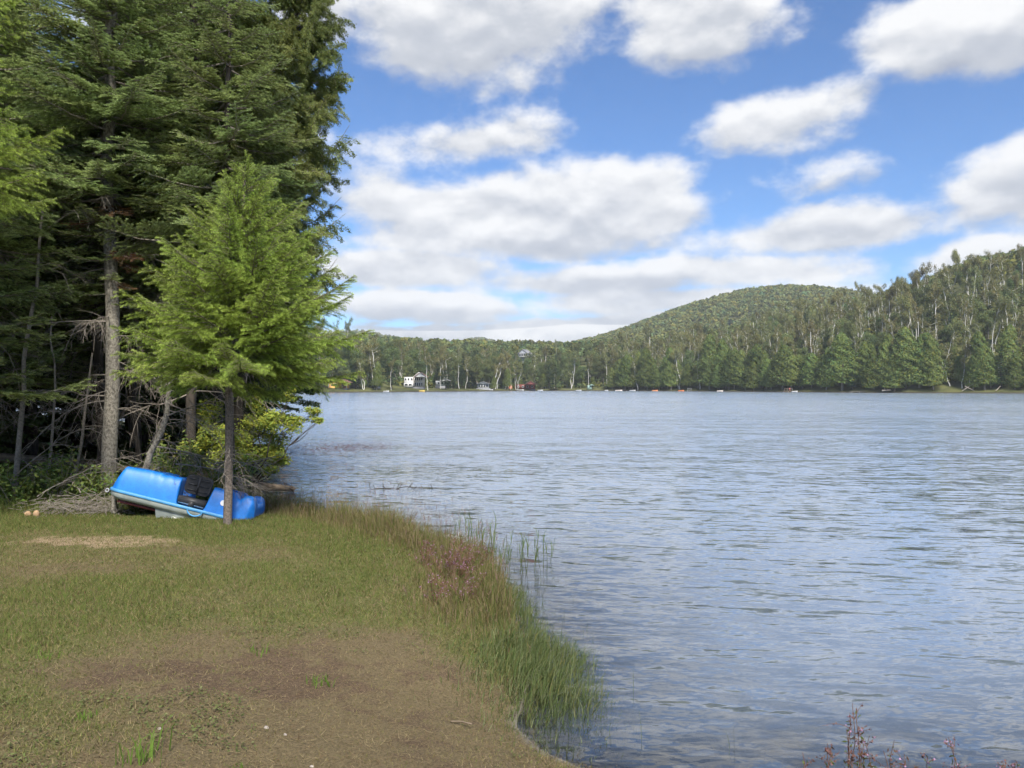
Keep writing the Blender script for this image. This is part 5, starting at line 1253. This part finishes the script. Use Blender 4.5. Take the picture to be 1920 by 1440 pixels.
for i, (px, py, s, lb) in enumerate(((676, 1414, .022, 'small pale stone on the bare ground at bottom centre'), (310, 1421, .020, 'flat pale pebble at the bottom edge, left of centre'), (500, 1282, .016, 'pale pebble on the bare soil patch'), (585, 1341, .012, 'tiny pale pebble on the lawn below the soil patch'), (300, 1304, .013, 'tiny pale pebble at the left of the soil patch'), (535, 1290, .012, 'tiny grey pebble right of the soil patch pebble'))):
    Y = (CAMZ - .68) * F / (py - HORIZON); stone(px, py, Y, (s, s * .8, s * .8), 'pebble', lb, 10 + i, 'pebble')
# dead twig standing in the water
rng = np.random.default_rng(1400); q0 = at(690, 917, 18.0); mb = MB()
tube(mb, wobble(rng, (0, 0, -.02), (1.65, .1, .02), 14, .01), np.linspace(.012, .006, 14), 5)
for k in range(13):
    b_ = np.array([rng.uniform(.05, 1.6), .03, 0]); t_ = np.linspace(0, 1, 7); h_ = rng.uniform(.05, .16); w_ = rng.uniform(-.14, .14)
    tube(mb, b_ + np.stack([w_ * np.sin(t_ * 2.6), 0 * t_, h_ * np.sin(t_ * 2.4)], 1), np.linspace(.007, .003, 7), 4, cap=False)
o = mb.obj('sunken_branch', 'bark_dark'); o.location = (q0[0], 18.0, 0.0); tag(o, 'dark twiggy sunken branch showing above the calm water', 'branch')
# floating weed
n = 1500; x = rng.normal(0, 1.1, n); y = rng.normal(0, 1.6, n); c0 = at(650, 838, 30.5); mb = MB()
quads(mb, np.stack([c0[0] + x, 30.5 + y, np.full(n, .006) + rng.uniform(0, .004, n)], 1), np.array([0, 0, 1.0]) + rng.normal(0, .05, (n, 3)), rng.uniform(.05, .12, n), rng, np.array([.16, .10, .11]) * rng.uniform(.7, 1.3, (n, 1)), .7)
n = 700; x = rng.uniform(-2.6, 2.6, n); y = rng.normal(0, .8, n); c0 = at(820, 885, 21.5)
quads(mb, np.stack([c0[0] + x, 21.5 + y, np.full(n, .006)], 1), np.array([0, 0, 1.0]) + rng.normal(0, .05, (n, 3)), rng.uniform(.03, .07, n), rng, np.array([.14, .15, .07]) * rng.uniform(.7, 1.3, (n, 1)), .7)
tag(mb.obj('floating_weed', 'grass'), 'thin patches of reddish floating weed on the calm water', 'water weed', kind='stuff')

# ------------------------------------------------------------------ flowering plants and reeds
PINK = np.array([.46, .27, .40]); REDST = np.array([.24, .13, .09])
def flower_plant(px, py, Y, hgt, n_st, label, seed, kind='pink', spread=.12, group='flowering plants by the water', base=None):
    rng = np.random.default_rng(seed); x = (px - 960) / F * Y; z = max(gz(x, Y), -.05) if base is None else base
    o = thing('flowering_plant', (x, Y, z), label, 'plant', group); st = MB(); lf = MB(); fl = MB()
    for s in range(n_st):
        e = np.array([rng.normal(0, spread), rng.normal(0, spread * .7), hgt * rng.uniform(.7, 1.05)]); q = wobble(rng, (rng.normal(0, .03), rng.normal(0, .03), -.04), e, 8, .03); tube(st, q, np.linspace(.0035, .0016, 8), 4, REDST * rng.uniform(.7, 1.2), cap=False)
        for b in range(5):
            i0 = rng.integers(3, 7); e2 = q[i0] + np.array([rng.normal(0, .07), rng.normal(0, .05), rng.uniform(.04, .12)]) * hgt * 1.4; q2 = wobble(rng, q[i0], e2, 5, .04); tube(st, q2, np.linspace(.002, .001, 5), 3, REDST, cap=False)
            m_ = 7; v = rng.uniform(1, 4, m_); P = np.stack([np.interp(v, np.arange(5), q2[:, c]) for c in range(3)], 1) + rng.normal(0, .008, (m_, 3))
            col = np.where(rng.random((m_, 1)) < (.36 if kind == 'pink' else .2), PINK, np.array([.21, .11, .09])) if kind != 'white' else np.array([.7, .7, .66]) * np.ones((m_, 1))
            quads(fl, P, rng.normal(0, 1, (m_, 3)), rng.uniform(.009, .017, m_), rng, col * rng.uniform(.7, 1.25, (m_, 1)), .8)
        m_ = 16; v = rng.uniform(.3, 6.5, m_); P = np.stack([np.interp(v, np.arange(8), q[:, c]) for c in range(3)], 1); d_ = unit(rng.normal(0, 1, (m_, 3)) * np.array([1, 1, .3]) + np.array([0, 0, .4]))
        quads(lf, P + d_ * .02, np.cross(d_, rng.normal(0, 1, (m_, 3))), rng.uniform(.018, .042, m_), rng, np.where(rng.random((m_, 1)) < .6, GREEN, np.array([.17, .10, .06])) * rng.uniform(.7, 1.2, (m_, 1)), .3)
    st.obj('stem', 'grass', o); tag(lf.obj('leaves', 'grass', o), kind='stuff'); tag(fl.obj('flowers', 'flower', o), kind='stuff'); return o
for i, a in enumerate(((848, 1095, 8.6, .50, 30, 'large bushy pink-flowered plant at the bank, tallest of the pink ones', 'pink', .26), (800, 1060, 9.3, .34, 8, 'pink-flowered plant left of the large bushy one', 'pink', .15), (868, 1150, 7.9, .40, 10, 'pink-flowered plant just below the large bushy one', 'pink', .13), (815, 1150, 7.7, .28, 6, 'small pink plant at lower left of the large bushy one', 'pink', .11), (905, 1020, 9.6, .40, 7, 'pink plant beside the reeds on the bank', 'pink', .12),
                       (765, 1000, 11.4, .30, 6, 'reddish plant on the bank left of the white-flowered one', 'red', .14), (740, 985, 11.9, .36, 6, 'reddish plant among the meadow grass near the boat', 'red', .16), (690, 970, 12.3, .36, 6, 'reddish grass-like plant farther up the bank', 'red', .2), (855, 1015, 10.2, .42, 8, 'white-flowered leafy plant at the bank', 'white', .12), (547, 935, 13.4, .62, 2, 'single tall dark red flower spike right of the boat', 'red', .03))):
    flower_plant(*a[:6], 1500 + i, a[6], a[7])
for i, (px, hgt, ns, lb) in enumerate(((1518, .30, 2, 'leftmost thin pink-flowered stem at the bottom right'), (1557, .34, 3, 'slender pink plant left of the tallest at the bottom right'), (1592, .52, 5, 'tallest dried brown flower plant at the bottom right'), (1622, .36, 4, 'bushy pink plant right of the tallest at the bottom right'), (1652, .30, 2, 'thin pink stem between the bushy ones at the bottom right'), (1680, .36, 3, 'leaning pink plant at the bottom right'), (1712, .24, 2, 'shortest pink stem at the bottom right'), (1735, .31, 2, 'thin brown stem left of the pale pink plant'), (1785, .36, 3, 'pale pink plant nearest the right corner'), (1900, .24, 3, 'brown tuft in the bottom right corner'))):
    Y = 4.45; flower_plant(px, 1440, Y, hgt + .05, max(1, ns - 1), lb, 1600 + i, 'red' if i % 2 or 'brown' in lb else 'pink', .03, 'flowering stems at the bottom right', base=None)
def reed(x, y, n, hgt, label, seed, spread=.18):
    rng = np.random.default_rng(seed); o = thing('reed_clump', (x, y, -.12), label, 'reeds', 'reed clumps in the shallows')
    for k in range(n):
        mb = MB(); b = np.array([[rng.normal(0, spread), rng.normal(0, spread), 0]]); h_ = hgt * rng.uniform(.6, 1.1); ld = rng.uniform(0, 6.28); tube(mb, wobble(rng, b[0], b[0] + np.array([math.cos(ld) * .06, 0, h_]), 6, .015), np.linspace(.004, .0015, 6), 4, np.array([.14, .17, .06]) * rng.uniform(.8, 1.2), cap=False)
        for j in range(5):
            z = h_ * rng.uniform(.45, 1.0); blades(mb, b + np.array([[math.cos(ld) * .06 * z / h_, 0, z]]), rng.uniform(.12, .26), .009, np.array([rng.uniform(0, 6.28)]), np.array([rng.uniform(.2, .7)]), np.array([[.13, .18, .06]]) * rng.uniform(.8, 1.25), rng, 2)
        mb.obj('reed', 'grass', o)
for i, (px, py, Y, n, hgt, lb, sp) in enumerate(((910, 1030, 10.6, 12, .68, 'tall green reed clump at the bank edge beside the pink plants', .14), (948, 1060, 9.9, 9, .60, 'reed clump standing in the water right of the bank', .10), (985, 1060, 10.0, 7, .55, 'reed clump farther out in the shallows', .09), (880, 1000, 11.6, 8, .58, 'reed clump left of the tallest, at the bank', .12), (1008, 1060, 10.3, 4, .50, 'small sparse reed tuft in open water', .07), (1035, 1050, 10.5, 2, .46, 'lone pair of reeds farthest out in the water', .05))):
    reed((px - 960) / F * Y, Y, n, hgt, lb, 1700 + i, sp)
# broad leaf weeds in the lawn
for i, (px, py, n, hgt, lb) in enumerate(((275, 1370, 16, .20, 'grass tuft on the lawn near the bottom edge, left of centre'), (485, 1165, 18, .10, 'bright grass tuft on the dry lawn right of the soil patch'), (600, 1200, 24, .09, 'olive grass tuft on the lawn left of the pink plants'), (265, 1370, 14, .12, 'leafy tuft beside the grass tuft near the bottom edge'), (445, 1385, 20, .08, 'low grass tuft at the bottom centre'), (150, 1310, 26, .06, 'low leafy weed on the left lawn'), (90, 1200, 30, .06, 'low bright grass patch at the left'))):
    Y = (CAMZ - .66) * F / (py - HORIZON); x = (px - 960) / F * Y; mb = MB(); k = n; P = np.stack([rng.normal(0, .05, k), rng.normal(0, .05, k), np.full(k, -.005)], 1)
    blades(mb, P, hgt * rng.uniform(.6, 1.2, k), .008, rng.uniform(0, 6.28, k), np.abs(rng.normal(.6, .3, k)), FRESH * rng.uniform(.7, 1.1, (k, 1)), rng, 2); o = mb.obj('grass_tuft', 'grass'); o.location = (x, Y, gz(x, Y)); tag(o, lb, 'grass tuft', 'tufts on the lawn')
# stick on the lawn
Y = (CAMZ - .45) * F / (1280 - HORIZON); x = (865 - 960) / F * Y; o = tag(tube(MB(), [(-.07, 0, .02), (0, .01, .015), (.07, -.02, .012)], .006, 5).obj('stick', 'driftwood'), 'short pale stick lying beside the sedge', 'stick'); o.location = (x, Y, gz(x, Y) + .01)

# wet edge: twigs, bits of reed and grit along the waterline near the camera
rng = np.random.default_rng(1900); n = 5000; x = rng.uniform(-.5, 3.6, n); y = rng.uniform(4.1, 6.4, n); d = shore_dist(x, y); kk = np.abs(d - .02) < np.abs(rng.normal(0, .14, n)) ; x, y, d = x[kk][:1500], y[kk][:1500], d[kk][:1500]; k = len(x); mb = MB()
blades(mb, np.stack([x, y, np.maximum(ground_z(x, y, d), -.012) + .008], 1), rng.uniform(.02, .11, k), rng.uniform(.003, .006, k), rng.uniform(0, 6.28, k), rng.uniform(1.25, 1.57, k), np.where(rng.random((k, 1)) < .5, BROWN * .8, STRAW * .8) * rng.uniform(.5, 1.2, (k, 1)), rng, 1)
quads(mb, np.stack([x + .02, y + .01, np.maximum(ground_z(x, y, d), -.01) + .006], 1), rng.normal(0, .3, (k, 3)) + np.array([0, 0, 1]), rng.uniform(.006, .022, k), rng, np.array([.16, .13, .10]) * rng.uniform(.5, 1.5, (k, 1)), .7)
n = 2600; x = rng.uniform(-.3, 3.6, n); y = rng.uniform(4.0, 6.2, n); d = shore_dist(x, y); kk = (d > -.10) & (d < .35) & (rng.random(n) < .8 * fbm(x * 4, y * 4, 95) ** 1.5 * 2); x, y, d = x[kk], y[kk], d[kk]; k = len(x)
blades(mb, np.stack([x, y, ground_z(x, y, d) - .005], 1), rng.uniform(.03, .13, k), .004, rng.uniform(0, 6.28, k), np.abs(rng.normal(.5, .4, k)), np.where(rng.random((k, 1)) < .6, GREEN, OLIVE) * rng.uniform(.7, 1.2, (k, 1)), rng, 2)
tag(mb.obj('shore_litter', 'grass'), 'wet twigs, straw bits and sparse grass along the near waterline', 'litter', kind='stuff')
